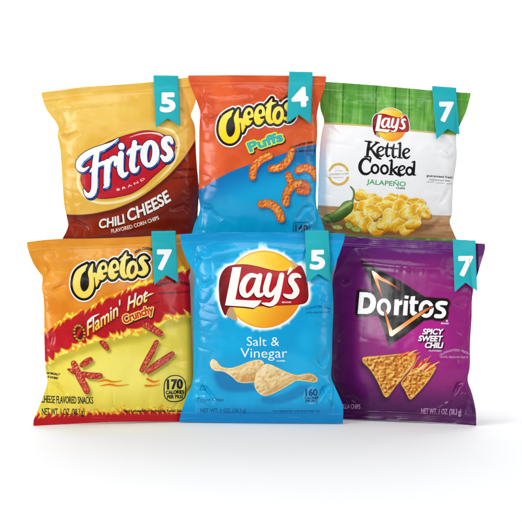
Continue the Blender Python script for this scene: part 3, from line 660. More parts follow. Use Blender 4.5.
for i, (cx, cy, rx, ry) in enumerate(spots):
    sh = poly(chip_poly(cx, cy, rx, ry, rng), smooth=4); an = rng.rand() * 6.28; tone = rng.rand(); seed = 100 + i
    def cc_(X, Y, d, cx=cx, cy=cy, rx=rx, an=an, tone=tone, seed=seed):
        u = ((X - cx) * math.cos(an) + (Y - cy) * math.sin(an)) / rx; n = fbm(X / 2.6, Y / 2.6, seed); w = np.sin(u * 3.4 + 2.2 * (n - .5) + tone * 6)
        ry = rx * .8; v = (Y - cy) / ry
        c = mix(full(X, (255, 220, 66)), full(X, (250, 200, 44)), tone); c = mix(c, full(X, (255, 244, 170)), sm(0.2, 0.95, w) * 0.85)
        c = mix(c, full(X, (232, 158, 20)), sm(0.3, 0.95, -w) * 0.7); c = mix(c, full(X, (206, 124, 12)), sm(0.3, 1.1, v) * .6)
        c = litup(c, emb(lambda x, y: fbm(x / 2.4, y / 2.4, seed + 3, 2), X, Y), .55, (255, 250, 200), (190, 110, 14))
        c = mix(c, full(X, (255, 248, 196)), sm(-1.1, -.3, d) * sm(.5, -.4, v) * .8); return mix(c, full(X, (176, 104, 14)), sm(-.9, 0, d) * sm(0, .8, v) * .7)
    F3.decal('printed_chip', [(sh.shift(.35, 1.0).off(.15), (184, 118, 24), 0.4), (sh, cc_, 0.33)], step=0.010)
F3.decal('printed_pepper', [(stroke([(351.4, 202.4, 1.4), (353.5, 196, 1.0), (353.2, 190, .9), (350.2, 186.2, .7)]), lambda X, Y, d: mix(full(X, (120, 150, 60)), full(X, (70, 100, 36)), sm(-.8, 0, d)), 0.25), (pep, pep_col, 0.3)])
def slice_col(X, Y, d): return mix(mix(full(X, (190, 196, 104)), full(X, (140, 160, 66)), noise(X, Y, 62)), full(X, (74, 110, 36)), sm(-1.0, 0, d))
F3.decal('printed_pepper_slice', [(poly(oval(337.5, 227, 5.4, 2.8, .1)), slice_col, .3), (poly(oval(349, 225, 4.6, 3.6, .5)), slice_col, .3), (poly(oval(356, 229, 5.5, 3.0, .2)), slice_col, .3)], step=.015)

# ================================================================== 4 hot crunchy cheese sticks, orange to yellow with red flames
up = curve_y([(30, 336), (45, 331), (54.5, 326.6), (61.4, 321.4), (66, 316), (77, 312.6), (90, 307), (100, 300.4), (112.5, 294), (124, 289.4), (138.3, 284), (150, 279.6), (165, 275), (178, 271), (186, 269), (196, 268)])
lo = curve_y([(30, 368), (45, 363.8), (54.5, 359), (63, 353), (71.7, 349.6), (85.5, 343.4), (96, 340), (110, 337), (126, 334), (142, 331), (158.4, 325.6), (167, 319), (177.4, 317.6), (184.3, 315), (196, 318)])
def lobes(X, seed, w=6.0, amp=4.0, sk=0.0):
    p = X / w + 0.35 * np.sin(X / 5.3 + seed); q = p - np.floor(p); f = np.floor(p)
    a = 0.35 + 0.9 * _h(f, f * 0, seed)
    return amp * a * np.sin(math.pi * q ** (0.75 + 0.6 * _h(f, f * 0 + 1, seed))) ** 0.75
def fh_base(X, Y):
    n = fbm(X / 24, Y / 24, 71)
    top = mix(mix(full(X, (226, 128, 26)), full(X, (240, 158, 48)), sm(.3, .7, n)), full(X, (240, 176, 60)), sm(300, 262, Y - (X - 100) * .1) * 0.45)
    dc = np.hypot((X - 120) / 62, (Y - 372) / 30)
    low = mix(full(X, (255, 240, 112)), full(X, (242, 220, 78)), sm(.35, 1.3, dc))
    du = Y - up(X); dl = Y - lo(X)
    low = mix(low, full(X, (192, 176, 52)), sm(13, 5, dl + 2.0 * noise(X / 7, Y / 7, 77)) * .75)
    lick = sm(.54, .64, noise((X + Y) / 3.6, (Y - X) / 2.6, 72)) * .9
    yel = mix(full(X, (255, 226, 36)), full(X, (255, 246, 130)), noise(X / 2, Y / 2, 75)); org = full(X, (238, 132, 22))
    yel = mix(yel, org, lick * .7); red = mix(full(X, (204, 20, 34)), full(X, (178, 12, 28)), fbm(X / 9, Y / 9, 74))
    xs = X + 5 * noise(X / 9, Y / 9, 99) + du * .5; e1 = du + lobes(xs, 5, 9.0, 4.2) - 1.0; e2 = du - 3.6 + lobes(xs + 4, 6, 7.6, 4.6); e3 = e2 - 1.3 - 1.5 * (fbm(X / 3, Y / 3, 76, 2) - .5)
    c = mix(top, yel, sm(-.5, .5, e1)); c = mix(c, org, sm(-.5, .5, e2)); c = mix(c, red, sm(-.5, .6, e3))
    xl = X + 5 * noise(X / 9, Y / 9, 98) - dl * .4; g3 = dl + 7.6 - lobes(xl, 8, 8.6, 5.8); g2 = g3 - 1.2; g1 = dl + 0.4 - lobes(X, 10, 10.0, 2.8)
    c = mix(c, org, sm(-.5, .5, g3)); c = mix(c, yel, sm(-.5, .5, g2)); c = mix(c, low, sm(-.4, .5, g1))
    b1 = Y - (F4yb(X) - 12.0); xb = X + 1.6 * np.sin(Y / 1.7); t = lobes(xb, 9, 6.4, 7.0)
    c = mix(c, yel, sm(-.5, .5, b1 + t - 2.0)); c = mix(c, org, sm(-.6, .6, b1 + lobes(xb + 2, 12, 5.4, 5.5) - 4.6)); c = mix(c, full(X, (190, 16, 30)), sm(-.5, .5, b1 + lobes(xb + 2, 12, 5.4, 4.5) - 5.4))
    return c
bot4 = [(33.4, 425.9), (50, 425), (71.7, 423.9), (110, 422), (145, 421.5), (186, 421.5)]
F4yb = curve_y(bot4)
F4 = Bag([(26.9, 242), (27.8, 249), (33, 262.8), (39, 272), (42.4, 277), (42, 288.6), (43.2, 296), (44, 306), (44.2, 331), (45, 362), (46.6, 376), (47.4, 382), (44.4, 393), (39, 407), (34, 419), (33.4, 425.9)],
         [(185, 234), (187, 246), (188.6, 256), (190.6, 270), (188.6, 276.5), (190, 284), (190.6, 300), (191.4, 325), (192.4, 350), (193, 372), (192.4, 384), (189, 396), (184.6, 410), (186, 421.5)],
         [(20, 242.6), (26.9, 242), (45, 239.8), (63, 238.8), (90, 238.6), (110, 238), (135, 237), (151.5, 236), (185, 234), (194, 233.4)],
         bot4, floorline(33.4, 425.9, 186, 421.5, 0.0005), 53, 17.0, fh_base,
         [([(43, 288), (54, 290), (66, 284)], 2.8, -2.4), ([(44, 285), (50, 270), (42, 258)], 2.4, -1.9), ([(34, 258), (58, 262), (90, 258), (130, 256)], 3.8, 1.4),
          ([(47, 382), (58, 384), (68, 394)], 2.6, -2.0), ([(190, 277), (182, 272), (174, 266)], 2.8, -1.5), ([(192, 382), (182, 384), (176, 396)], 2.8, -1.6),
          ([(48, 398), (60, 404), (70, 412)], 2.4, 1.4), ([(44, 330), (52, 336), (50, 350)], 3, -1.0)],
         ((0.25, 0.21), (0.77, 0.80)), 'orange, red and yellow bag of cheese snacks printed with flames')
F4.build()
cheese_logo(F4, (-145.4, 153.9), (255, 240, 150), (250, 222, 90))
def fire_col(y0, y1): return lambda X, Y, d: mix(full(X, (255, 252, 240)), full(X, (255, 206, 50)), sm(y0, y1, Y + (X - 120) * .5))
fm = union(text("Flamin'", 88.4, 334.2, 121.2, 312.8, 11.6, shear=0.62, dil=0.22), text('Hot', 128.0, 309.4, 147.2, 300.2, 12.0, shear=0.62, dil=0.3), stroke([(88.6, 319.6, .3), (94, 315.6, .9), (100, 312.6, .3)]), stroke([(146, 296.0, .3), (150, 293.6, .8), (154, 292.2, .2)]))
cr = text('Crunchy', 125.4, 322.4, 154.0, 311.6, 7.6, bend=0.8, shear=0.1, dil=0.4)
F4.decal('flavor_lettering', [F4.shadow(fm, 1.0, 1.4, 1.5, (90, 4, 12), .8), (fm, fire_col(303, 317), 0.22), (stroke([(150, 303.6, .2), (160, 300.6, .3)], n=1), (90, 8, 12), .2),
                              (cr.shift(.8, 1.2).off(1.4), (90, 6, 10), .3), (cr.off(1.0), (252, 222, 120), .25), (cr, (206, 56, 22), .22)])
dots = [poly(oval(80.2 + 5.2 * math.cos(a) + .8 * math.sin(a), 331.5 + 7.6 * math.sin(a), 1.25, 1.05)) for a in np.linspace(0, 6.28, 15)[:-1]]
F4.decal('spice_emblem', [(poly(oval(80.2, 331.5, 6.6, 9.0, .1)), (110, 16, 14), .3), (union(*dots), lambda X, Y, d: mix(full(X, (214, 202, 60)), full(X, (150, 110, 24)), noise(X * .8, Y * .8, 90)), .25),
                          (stroke([(78, 335, 1.1), (80, 330, 1.5), (83, 326.5, .6)]), (206, 30, 30), .25)])
def stick_col(seed):
    hf = lambda X, Y: fbm(X / 1.5, Y / 1.5, seed, 3)
    def g(X, Y, d):
        c = mix(full(X, (206, 52, 36)), full(X, (224, 84, 62)), sm(.4, .7, fbm(X / 4, Y / 4, seed + 3, 2))); c = litup(c, emb(hf, X, Y), 1.9, (255, 176, 150), (130, 16, 10))
        return mix(c, full(X, (136, 18, 12)), sm(-1.3, .1, d) * .75)
    return g
sticks = [[(83, 363.6, 2.6), (87, 360.6, 3.2), (91, 358.2, 2.8)], [(102.4, 340.8, 2.2), (105.4, 343, 3.0), (107.8, 346.4, 2.4)],
          [(68.6, 368.2, .8), (73.4, 369.8, 2.4), (79, 372.6, 2.6), (84, 377, 2.0)], [(84, 372.8, 2.9), (92, 374.2, 3.3), (100.6, 374.2, 2.9)],
          [(74.6, 362.2, 3.0), (77.4, 369, 3.4), (80.8, 376.6, 3.5), (85, 384, 3.6), (87.4, 389.8, 3.2)],
          [(144.6, 323.4, 3.0), (151, 326, 3.7), (160.4, 332.4, 3.3)], [(157, 341, 2.4), (152.6, 350, 2.8), (146.6, 361, 2.9), (142.4, 368.6, 2.4)],
          [(172.4, 353, 2.6), (165, 358.4, 3.5), (156.6, 364, 3.6), (148.6, 370, 2.9)]]
F4.decal('stick_shadow', [F4.shadow(stroke(p, 4), 2.2, 2.8, 1.8, (150, 140, 40), .75) for p in sticks], step=.012)
for i, p in enumerate(sticks): F4.decal('printed_stick', [(stroke(p, 5), stick_col(200 + i), .3)], step=.014)
INKB = (30, 26, 20)
for pts in ([(98, 380.6, .3), (106, 378.6, 1.0), (114, 380.4, .7), (122, 379.4, .2)], [(101, 384.6, .2), (110, 383, .9), (119, 384.4, .6), (129, 383.2, .2)], [(148, 377.6, 1.2), (154, 380.6, 1.0), (160, 379.0, .2)], [(146, 384.4, 1.0), (153, 384.6, .8), (160, 383.2, .2)]):
    F4.decal('flame_streak', [(stroke(pts).off(.6), (255, 222, 60), .3), (stroke(pts), (236, 120, 30), .28)])
F4.decal('product_name', [(text('CHEESE FLAVORED SNACKS', 41.2, 402.6, 93.6, 402.8, 7.0, dil=0.12), INKB, .22)])
F4.decal('net_weight', [(text('NET WT. 1 OZ. (28.3 g)', 42, 414.8, 84.6, 414.8, 6.6, dil=0.12), INKB, .22)])
F4.decal('fine_print', [(text('Not Labeled For Individual Retail Sale', 124, 411.8, 182.6, 412, 2.7, dil=0.14), INKB, .2), (text('GUARANTEED FRESH', 157.4, 286.4, 188.6, 285.6, 2.6, bend=3.0, dil=.16), (52, 8, 10), .2),
                        (text('UNTIL PRINTED DATE', 158, 293.6, 188.8, 292.4, 1.9, dil=.12), (52, 8, 10), .2), (text('REAL CHEESE', 136, 253.2, 152.2, 250.6, 2.2, bend=2.4, dil=.2), (70, 56, 14), .2),
                        (text('ARTIFICIALLY', 46.4, 373.6, 60, 374.6, 2.1, shear=.4, dil=.14), INKB, .2), (text('FLAVORED', 47.4, 377.4, 58, 378.6, 2.1, shear=.4, dil=.14), INKB, .2)])
def badge(bag, cx, x0, x1, y0, y1, fill, ink, num, rim=1.0):
    c = 4.0; oc = poly([(x0 + 2.2, y0 + 3.6), (x0 + 6.5, y0 + .6), (cx, y0), (x1 - 6.5, y0 + .6), (x1 - 2.2, y0 + 3.6), (x1, y0 + 9), (x1, y1 - 7), (x1 - 2.5, y1 - 2.5), (x1 - 7, y1), (x0 + 7, y1), (x0 + 2.5, y1 - 2.5), (x0, y1 - 7), (x0, y0 + 9)], smooth=2)
    w = x1 - x0; hh = y1 - y0; L = [(oc, ink, .3), (oc.off(-rim), fill, .3)] if rim else [(oc, fill, .3)]
    L += [(text(num, x0 + w * .16, y0 + hh * .51, x1 - w * .16, y0 + hh * .51, hh * .34, dil=.028 * w), ink, .22), (text('CALORIES', x0 + w * .09, y0 + hh * .70, x1 - w * .09, y0 + hh * .70, hh * .125, dil=.012 * w), ink, .2),
          (text('PER PKG', x0 + w * .15, y0 + hh * .87, x1 - w * .15, y0 + hh * .87, hh * .125, dil=.012 * w), ink, .2)]
    bag.decal('calorie_badge', L)
badge(F4, 175, 164.2, 186, 374.2, 401.6, (240, 228, 96), INKB, '170')

# ================================================================== 5 salt and vinegar, blue
def ly_base(X, Y):
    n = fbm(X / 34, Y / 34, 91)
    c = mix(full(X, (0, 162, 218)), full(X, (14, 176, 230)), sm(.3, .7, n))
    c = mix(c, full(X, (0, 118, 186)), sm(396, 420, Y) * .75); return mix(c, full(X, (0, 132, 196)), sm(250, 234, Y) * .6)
bot5 = [(179.2, 422), (216.8, 422.7), (262, 423.1), (300, 423.3), (342.8, 423.4)]
F5 = Bag([(180, 234.3), (181.6, 246), (187.5, 261), (193, 269.4), (194.6, 275), (194.2, 288), (193.4, 300), (193, 320), (193.6, 345), (193.6, 366), (193, 378), (191, 387), (187, 396), (181, 413), (179.2, 422)],
         [(344.6, 233.6), (343.8, 241), (338, 257.6), (333, 270), (331.8, 277), (332.6, 290), (333.4, 310), (332.4, 335), (332, 360), (331.2, 376), (334.6, 386), (338.6, 395), (343, 407), (342.8, 423.4)],
         [(172, 234.8), (180, 234.3), (200, 233), (223.7, 232.2), (262, 232.2), (300, 232.6), (344.6, 233.6), (352, 234)],
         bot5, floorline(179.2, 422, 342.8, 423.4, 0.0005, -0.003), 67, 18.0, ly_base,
         [([(194, 276), (204, 284), (214, 280)], 2.8, -1.9), ([(192, 272), (199, 260), (193, 248)], 2.4, -1.9), ([(186, 252), (205, 258), (232, 252), (262, 246)], 3.6, 1.6),
          ([(332, 277), (326, 266), (330, 252)], 2.6, -1.8), ([(193, 384), (206, 388), (216, 400)], 2.6, -2.2), ([(188, 398), (204, 400), (222, 410)], 2.6, 2.0), ([(334, 384), (324, 388), (316, 402)], 2.6, -2.2),
          ([(330, 350), (322, 362), (316, 356)], 3.6, -1.3), ([(326, 398), (334, 410), (338, 416)], 2.2, 1.8), ([(260, 244), (295, 250), (334, 246)], 3.4, 1.2)],
         ((0.22, 0.23), (0.79, 0.79)), 'sky blue bag of salt and vinegar chips, middle of the front row')
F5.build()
sun_logo(F5, lambda x, y: (x, y), 1.0, 0.42)
F5.decal('brand_word', [(text('BRAND', 282, 301.6, 291, 301.6, 1.3, dil=.08), (250, 236, 236), .18)])
F5.decal('flavor_lettering', [(text('Salt &', 246.8, 344.2, 279.3, 344.2, 8.8, dil=-.06), (246, 252, 255), .22), (text('Vinegar', 240.4, 356.0, 287.2, 356.0, 9.4, dil=-.06), (246, 252, 255), .22),
                              (text('FLAVORED', 276.6, 360.0, 285, 360.0, 1.2, dil=.08), (240, 250, 255), .18)])
def pc(pts, ox, oy): return [(ox + x / 5.8, oy + y / 5.8) for x, y in pts]
ch1 = poly(pc([(175, 300), (190, 278), (215, 290), (240, 320), (290, 328), (340, 315), (400, 290), (450, 278), (482, 288), (486, 330), (450, 400), (400, 415), (340, 412), (300, 380), (255, 352), (205, 347), (180, 328)], 180, 310), smooth=4)
ch2 = poly(pc([(30, 380), (45, 340), (80, 308), (110, 303), (150, 320), (200, 345), (268, 369), (330, 361), (368, 368), (392, 396), (378, 415), (330, 410), (270, 404), (240, 420), (180, 455), (120, 485), (80, 492), (45, 470), (25, 430)], 250, 310), smooth=4)
def potato(seed, cx, cy, ax, L):
    hf = lambda X, Y: fbm(X / 3.4 + Y / 9, Y / 2.6, seed, 3)
    def g(X, Y, d):
        n = fbm(X / 8, Y / 6, seed + 1, 2); u = ((X - cx) * math.cos(ax) + (Y - cy) * math.sin(ax)) / L
        c = mix(full(X, (230, 192, 122)), full(X, (246, 218, 158)), sm(.3, .7, n)); c = mix(c, full(X, (252, 236, 192)), sm(.1, -1, u) * .6); c = mix(c, full(X, (196, 140, 72)), sm(.1, 1.05, u) * .7)
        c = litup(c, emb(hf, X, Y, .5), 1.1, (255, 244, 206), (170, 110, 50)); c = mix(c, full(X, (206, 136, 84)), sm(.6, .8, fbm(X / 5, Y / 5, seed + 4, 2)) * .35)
        c = mix(c, full(X, (255, 240, 192)), sm(-1.5, -.8, d) * .65); return mix(c, full(X, (186, 134, 64)), sm(-.6, -.05, d) * .6)
    return g
F5.decal('chip_shadow', [F5.shadow(poly([(214, 372), (226, 368), (246, 380), (262, 386), (250, 390), (232, 391), (219, 386)], smooth=4), 0, 0, 3.0, (0, 100, 164), .6), F5.shadow(poly([(262, 396), (280, 394), (300, 384), (312, 386), (300, 396), (280, 403), (264, 402)], smooth=4), 0, 0, 2.4, (0, 112, 176), .6)])
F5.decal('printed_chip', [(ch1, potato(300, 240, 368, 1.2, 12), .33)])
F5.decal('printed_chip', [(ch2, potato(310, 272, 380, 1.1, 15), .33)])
DB = (0, 92, 150)
F5.decal('product_name', [(text('Potato Chips', 197.6, 400.4, 223.6, 400.4, 3.2, dil=.08), DB, .22), (union(*[stroke([a, b], n=1, r=.3) for a, b in (((199.6, 389.6), (202.4, 384.6)), ((202.4, 384.6), (206, 389.6)), ((206, 389.6), (199.6, 389.6)))]), DB, .22)])
F5.decal('net_weight', [(text('NET WT. 1 OZ. (28.3 g)', 200.4, 412, 246, 412, 3.9, dil=.1), DB, .22)])
F5.decal('fine_print', [(text('Not labeled for individual retail sale', 273, 411.6, 320, 411.6, 2.3, dil=.06), DB, .2), (text('GUARANTEED FRESH', 306, 309.6, 330, 309.6, 1.9, bend=3, dil=.06), (0, 106, 164), .2), (text('UNTIL PRINTED DATE', 306, 312.4, 330, 312.4, 1.6, dil=.04), (0, 106, 164), .2)])
badge(F5, 311.4, 303, 319.8, 385.4, 403.8, (66, 176, 220), (0, 84, 142), '160', rim=0)

# ================================================================== 6 spicy sweet chili tortilla chips, purple
def dr_base(X, Y):
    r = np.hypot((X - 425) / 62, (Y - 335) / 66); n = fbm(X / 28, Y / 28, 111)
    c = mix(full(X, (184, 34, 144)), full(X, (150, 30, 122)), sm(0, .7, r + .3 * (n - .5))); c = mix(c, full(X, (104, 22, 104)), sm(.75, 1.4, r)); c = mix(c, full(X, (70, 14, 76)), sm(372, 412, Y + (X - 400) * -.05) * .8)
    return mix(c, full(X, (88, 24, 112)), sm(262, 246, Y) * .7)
bot6 = [(336, 419), (345, 419), (372, 419.6), (415, 421), (450, 423.4), (476.2, 425.6)]
F6 = Bag([(336, 236), (338, 250), (336, 266), (333.4, 276), (332, 288), (331, 310), (330.6, 340), (330.6, 368), (332, 380), (336, 392), (338, 405), (336, 419)],
         [(485, 243.8), (484.5, 251), (478.6, 271), (474, 287), (472, 300), (471.6, 318), (470, 343), (469.8, 366), (467.6, 380), (471.8, 393), (475.6, 410), (476.2, 425.6)],
         [(328, 235.8), (336, 236), (355, 236.8), (376.7, 237.8), (415, 240), (451.7, 241.6), (485, 243.8), (494, 244.4)],
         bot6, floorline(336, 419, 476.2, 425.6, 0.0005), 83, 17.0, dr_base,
         [([(471, 300), (462, 304), (452, 300)], 3, -1.5), ([(474, 288), (468, 274), (474, 260)], 2.4, -1.6), ([(342, 262), (370, 262), (410, 266), (440, 268)], 4.2, 1.5),
          ([(468, 380), (458, 384), (452, 396)], 2.6, -2.1), ([(462, 392), (470, 404), (474, 414)], 2.2, 1.9), ([(334, 276), (344, 284), (352, 280)], 2.8, -1.4), ([(338, 400), (352, 398), (366, 408)], 2.8, -1.4),
          ([(466, 345), (460, 356), (462, 368)], 3.2, -1.2), ([(452, 400), (440, 408), (420, 412)], 2.4, 1.1)],
         ((0.22, 0.28), (0.80, 0.76)), 'purple bag of spicy sweet chili tortilla chips with a black triangle logo')
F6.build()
DL = union(
    poly([(359.2, 291.2), (366.6, 291.4), (370.4, 292.2), (373.2, 294.2), (375, 297.4), (375.5, 301.4), (374.9, 305.6), (373, 309.4), (370.2, 311.8), (366.4, 312.8), (357.2, 312.8)], [(363.5, 296.3), (362.3, 307.4), (366, 307.2), (368.4, 305.8), (369.7, 303), (369.9, 299.8), (368.8, 297.2), (366.6, 296.3)]),
    poly(oval(383.2, 305.7, 7.0, 8.5, .06), oval(383.2, 305.7, 3.3, 4.7, .06)[::-1]),
    poly([(393.8, 298.2), (398.0, 298.0), (398.0, 300.2), (401.4, 298.6), (401.6, 303.0), (398.4, 304.2), (397.6, 313.8), (393.0, 313.6)]),
    poly([(403.2, 299.2), (407.4, 299.4), (406.4, 314), (402.0, 313.8)]), poly([(404.0, 294.2), (408.0, 294.6), (407.6, 297.6), (403.6, 297.2)]),
    poly([(410.0, 295.2), (414.4, 294.8), (414.0, 299.2), (417.6, 299.6), (417.4, 302.6), (413.8, 302.6), (413.6, 309.6), (416.4, 311), (415.6, 314.8), (411.2, 314), (409.2, 311.2), (409.4, 302.4), (408.6, 302.2), (408.8, 299.0), (409.8, 299)]),
    poly(oval(425.4, 307.7, 7.5, 8.7, .06), oval(425.4, 307.7, 3.5, 4.9, .06)[::-1]),
    stroke([(444.9, 302.3), (439.8, 301.9), (436.7, 303.6), (437.8, 306.6), (442.0, 308.8), (443.3, 312.2), (440.8, 315.0), (435.2, 314.8)], r=2.05))
tri = poly([(360.4, 259.6), (366, 262.6), (400, 280.6), (424, 296), (446, 298), (448.6, 302), (446.4, 317.6), (432, 318), (424, 318.2), (402, 335), (388.2, 343.6), (384.4, 331), (378, 314), (357, 315.8), (354.6, 313), (356.6, 290), (360, 288.4), (374.4, 290.2), (368, 276)], )
def flame_col(ax, ay, L):
    return lambda X, Y, d: mix(mix(full(X, (255, 244, 214)), full(X, (250, 150, 70)), sm(.02, .35, np.hypot(X - ax, Y - ay) / L)), full(X, (150, 30, 20)), sm(.45, 1.0, np.hypot(X - ax, Y - ay) / L))
lg6 = F6.decal('logo', [(union(tri, DL.off(2.4)).off(1.0), lambda X, Y, d: mix(full(X, (96, 10, 52)), F6.base(X, Y), sm(-.8, 0, d)), .4), (union(tri, DL.off(2.2)), (14, 8, 12), .35),
                        (stroke([(371.8, 270.2, .5), (374.4, 273.4, 2.0), (380, 277.6, 1.5), (388.6, 281.8, 1.1), (400.8, 289.6, .25)]), flame_col(374, 273, 30), .25),
                        (stroke([(374.0, 273.4, 1.9), (376.4, 281, 1.4), (379.6, 290, .8), (382, 297, .3)]), flame_col(374, 273, 24), .25)])
F6.decal('lettering', [(DL, (252, 250, 250), .3)], parent=lg6)
F6.decal('flame_stroke', [(stroke([(383.2, 306, .3), (385.4, 314.4, .9), (388, 323, 1.3), (390.8, 332.4, 2.2)]).off(.7), (40, 6, 10), .3), (stroke([(390.8, 332.4, 2.4), (398, 327.4, 2.0), (411, 318.2, 1.7), (424.8, 308.8, 1.2), (432.2, 305.4, .3)]).off(.7), (40, 6, 10), .3),
                          (stroke([(383.2, 306, .2), (385.4, 314.4, .8), (388, 323, 1.3), (390.8, 332.4, 2.2)]), flame_col(391, 332, 30), .25), (stroke([(390.8, 332.4, 2.4), (398, 327.4, 2.0), (411, 318.2, 1.7), (424.8, 308.8, 1.2), (432.2, 305.4, .3)]), flame_col(391, 332, 62), .25)], parent=lg6)
F6.decal('brand_word', [(text('BRAND', 440.4, 322.8, 448, 323.2, 1.4, dil=.1), (240, 220, 236), .18), (poly(oval(446.2, 319.8, 1.1, 1.1)), (230, 200, 226), .25)])
fl6 = union(text('SPICY', 421.6, 332.6, 441.4, 333.2, 5.2, shear=.2, dil=.32), text('SWEET', 417.4, 339.4, 440.8, 340.0, 5.2, shear=.2, dil=.32), text('CHILI', 423.8, 346.2, 441.2, 346.6, 5.2, shear=.2, dil=.34))
F6.decal('flavor_lettering', [(fl6.shift(.8, .9).off(.5), (52, 8, 48), .3), (fl6, (252, 248, 252), .22), (text('FLAVORED', 428, 350, 440.6, 350.4, 1.8, dil=.1), (226, 180, 220), .2)])
P2 = lambda pts: [(355 + x / 5.8, 340 + y / 5.8) for x, y in pts]
tc2 = poly(P2([(262, 240), (300, 190), (335, 158), (400, 138), (452, 138), (466, 148), (462, 166), (430, 220), (380, 282), (332, 334), (318, 340), (306, 330), (288, 290)]), smooth=3)
tc1 = poly(P2([(38, 105), (52, 90), (150, 80), (260, 68), (330, 60), (350, 80), (342, 120), (330, 142), (285, 200), (235, 260), (196, 318), (178, 327), (162, 312), (130, 240), (85, 165), (46, 126)]), smooth=3)
def tort(seed):
    def hf(X, Y):
        q = cells(X / 4.8 + .8 * noise(X / 4, Y / 4, seed), Y / 4.2 + .6 * noise(X / 5, Y / 3, seed + 3), seed); return .9 * sm(.55, .15, q) + .9 * fbm(X / 1.5, Y / 1.5, seed + 2, 2)
    def g(X, Y, d):
        n = fbm(X / 7, Y / 7, seed, 2); n3 = fbm(X / 1.3, Y / 1.3, seed + 9, 2); q = cells(X / 4.8 + .8 * noise(X / 4, Y / 4, seed), Y / 4.2 + .6 * noise(X / 5, Y / 3, seed + 3), seed)
        c = mix(full(X, (216, 132, 30)), full(X, (246, 182, 64)), sm(.3, .7, n)); c = mix(c, full(X, (250, 206, 96)), sm(.34, .10, q) * .5)
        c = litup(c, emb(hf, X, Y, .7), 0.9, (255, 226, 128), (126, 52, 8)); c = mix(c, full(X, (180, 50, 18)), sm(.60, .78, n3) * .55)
        return mix(mix(c, full(X, (250, 206, 106)), sm(-1.7, -.9, d) * .6), full(X, (140, 66, 16)), sm(-.6, 0, d) * .7)
    return g
F6.decal('chip_shadow', [F6.shadow(tc1, -1.5, 3.5, 3.0, (40, 4, 44), .75), F6.shadow(tc2, -1.0, 3.0, 2.6, (40, 4, 44), .7)])
def wisps(cx0, cx1, cols, seed, y0, y1, n):
    r = np.random.RandomState(seed); L = []
    for i in range(n):
        x = cx0 + (cx1 - cx0) * (i + r.rand()) / n; yb = y0 + r.rand() * 4; ht = (y0 - y1) * (.5 + .5 * r.rand()); sw = 3 + 5 * r.rand()
        L.append((stroke([(x - 4, yb, .5), (x - 1, yb - ht * .35, .95), (x + sw * .3, yb - ht * .7, .6), (x + sw, yb - ht, .15)]), cols[i % len(cols)], .3))
    return L
F6.decal('chili_flame', wisps(405, 428, [(190, 26, 44), (206, 40, 44), (170, 20, 40)], 13, 370, 354, 8) + wisps(404, 428, [(206, 40, 44), (236, 92, 40), (180, 20, 40), (250, 170, 90)], 3, 368, 350, 9) + wisps(417, 433, [(250, 210, 140), (216, 50, 40), (244, 120, 50)], 4, 368, 354, 6), step=.012)
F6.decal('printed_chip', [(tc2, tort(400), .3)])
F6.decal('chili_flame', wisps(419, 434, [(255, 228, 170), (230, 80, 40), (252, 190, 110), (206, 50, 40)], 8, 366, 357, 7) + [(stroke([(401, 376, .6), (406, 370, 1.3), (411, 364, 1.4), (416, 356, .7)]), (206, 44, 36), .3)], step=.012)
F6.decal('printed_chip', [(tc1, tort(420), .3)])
F6.decal('chili_flame', wisps(402, 416, [(214, 50, 40), (244, 128, 50), (196, 30, 40), (252, 190, 110)], 9, 353, 347, 6) + [(stroke([(402, 374, .3), (406.6, 369, .9), (411, 363, .9), (413, 356, .3)]), (248, 190, 120), .25)], step=.012)
LIL = (186, 140, 184)
F6.decal('product_name', [(text('TORTILLA CHIPS', 333, 408.4, 360.2, 408.6, 4.6, dil=.12), LIL, .22)])
F6.decal('net_weight', [(text('NET WT. 1 OZ. (28.3 g)', 421, 413.4, 461, 414.6, 5.6, dil=.14), LIL, .22)])
F6.decal('fine_print', [(text('GUARANTEED FRESH', 439.6, 355.0, 468.4, 354.6, 2.1, bend=4.6, dil=.08), (206, 150, 200), .2), (text('UNTIL PRINTED DATE', 439.2, 356.6, 468, 357.8, 1.8, dil=.06), (206, 150, 200), .2)])

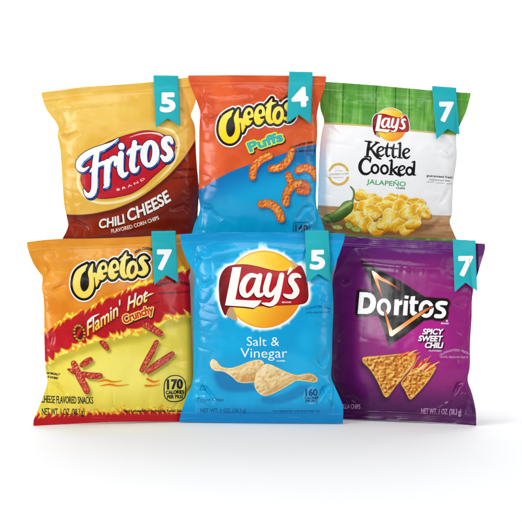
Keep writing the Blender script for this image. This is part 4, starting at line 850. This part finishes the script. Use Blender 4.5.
# ================================================================== ribbons hanging over the top seals
def ribbon(bag, tl, tr, br, notch, bl, digit, dbox, label, slant=0.0):
    """a strip of satin: front tail with a swallow cut, rolled over the seal, short tail behind"""
    yt = lambda u: tl[1] * (1 - u) + tr[1] * u
    def bottom(u): return np.where(u < .5, bl[1] + (notch[1] - bl[1]) * u * 2, notch[1] + (br[1] - notch[1]) * (u * 2 - 1))
    hb = bottom(np.array([0.0, 1.0])).max()
    def pos(X, Y, off=0.0):
        Yc = np.maximum(Y, bag.yT(X) + 0.5)
        d = bag.depth(X, Yc); t = (Y - tl[1]) / (bl[1] - tl[1])
        hh = bag.height(X, np.clip(Yc + 3, None, 1e9), wr=False)
        p = bag.unproj(X, Y, d); lift = 3.4 + 1.2 * sm(.8, 1.05, t) + 0.25 * np.sin(t * 7 + X * .2)
        p[..., 1] -= (hh + lift + off) * S; return p
    nu, nv = 28, 60; u, v = np.meshgrid(np.linspace(0, 1, nu), np.linspace(0, 1, nv))
    Yb = bottom(u); Y = yt(u) * (1 - v) + Yb * v; f = np.clip((Y - tl[1]) / (hb - tl[1]), 0, 1.05)
    X = (tl[0] * (1 - u) + tr[0] * u) * (1 - f) + (bl[0] * (1 - u) + br[0] * u) * f
    Fp = pos(X.ravel(), Y.ravel()).reshape(nv, nu, 3)
    top = Fp[0]; rad = 0.0024; rows = []
    for a in np.linspace(math.pi, 0.12, 9)[:-1]:      # roll over the top
        q = top.copy(); q[:, 1] += rad * (1 + math.cos(a)); q[:, 2] += rad * 0.75 * math.sin(a); rows.append(q)
    rows = rows[1:][::-1]
    back = []
    for k in range(8):
        q = top.copy(); q[:, 1] += 2 * rad; q[:, 2] -= 0.0022 * k; back.append(q)
    G = np.concatenate([np.array(back[::-1]), np.array(rows), Fp]); n0, n1 = G.shape[:2]
    idx = np.arange(n0 * n1).reshape(n0, n1); q = np.stack([idx[:-1, :-1], idx[1:, :-1], idx[1:, 1:], idx[:-1, 1:]], -1).reshape(-1, 4)
    e = bpy.data.objects.new('numbered_ribbon', None); COL.objects.link(e); e.location = Vector(G[n0 // 2, n1 // 2]); e['label'] = label; e['category'] = 'ribbon'
    e['group'] = 'numbered turquoise ribbons over the bag tops'; e.empty_display_size = .01
    o = make_mesh('ribbon_strip', G.reshape(-1, 3), q.ravel(), 4 * np.arange(len(q)), TEAL, e)
    m = o.modifiers.new('thickness', 'SOLIDIFY'); m.thickness = 0.0005; m.offset = -1
    x0, y0, x1, y1 = dbox
    sh = text(digit, x0, y1 + slant, x1, y1 - slant, y1 - y0, dil=1.25) if digit != '7' else text(digit, x0, y1 + slant, x1, y1 - slant, y1 - y0, dil=1.25)
    r = msquares(sh, .3, sh.bb); x, y, d, lp, st = r
    o = make_mesh('number', pos(x, y, 0.12), lp, st, WHITE, e)
ribbon(F1, (153.4, 76.8), (178.4, 77.2), (180.7, 126), (169.5, 118), (156.6, 126.9), '5', (161.4, 93.6, 174.6, 110.8), 'turquoise ribbon numbered 5 hanging over the yellow and brown corn chip bag')
ribbon(F2, (289, 73), (312.8, 73.6), (310.8, 123.6), (299.8, 114.6), (286.5, 122.9), '4', (293.0, 88.4, 307.4, 105.6), 'turquoise ribbon numbered 4 hanging over the orange and blue puffs bag', .4)
ribbon(F3, (432, 87.4), (456, 89.2), (459.8, 135), (447.8, 128.6), (435.7, 139), '7', (440.0, 102.8, 452.4, 120.4), 'turquoise ribbon numbered 7 hanging over the green and white bag')
ribbon(F4, (151.6, 232.8), (175.7, 232.4), (178.8, 281.4), (167, 274), (155, 283.5), '7', (158.4, 250.2, 170.8, 268.0), 'turquoise ribbon numbered 7 hanging over the orange flame covered bag')
ribbon(F5, (305, 231.8), (328.6, 232.4), (331.2, 281), (318.8, 273.1), (306.4, 281.6), '5', (310.8, 250.6, 323.8, 267.6), 'turquoise ribbon numbered 5 hanging over the sky blue bag')
ribbon(F6, (452.6, 240.9), (475.3, 242.2), (476.7, 290.6), (466.4, 282), (453.8, 291.0), '7', (459.0, 256.8, 471.8, 274.4), 'turquoise ribbon numbered 7 hanging over the purple bag')
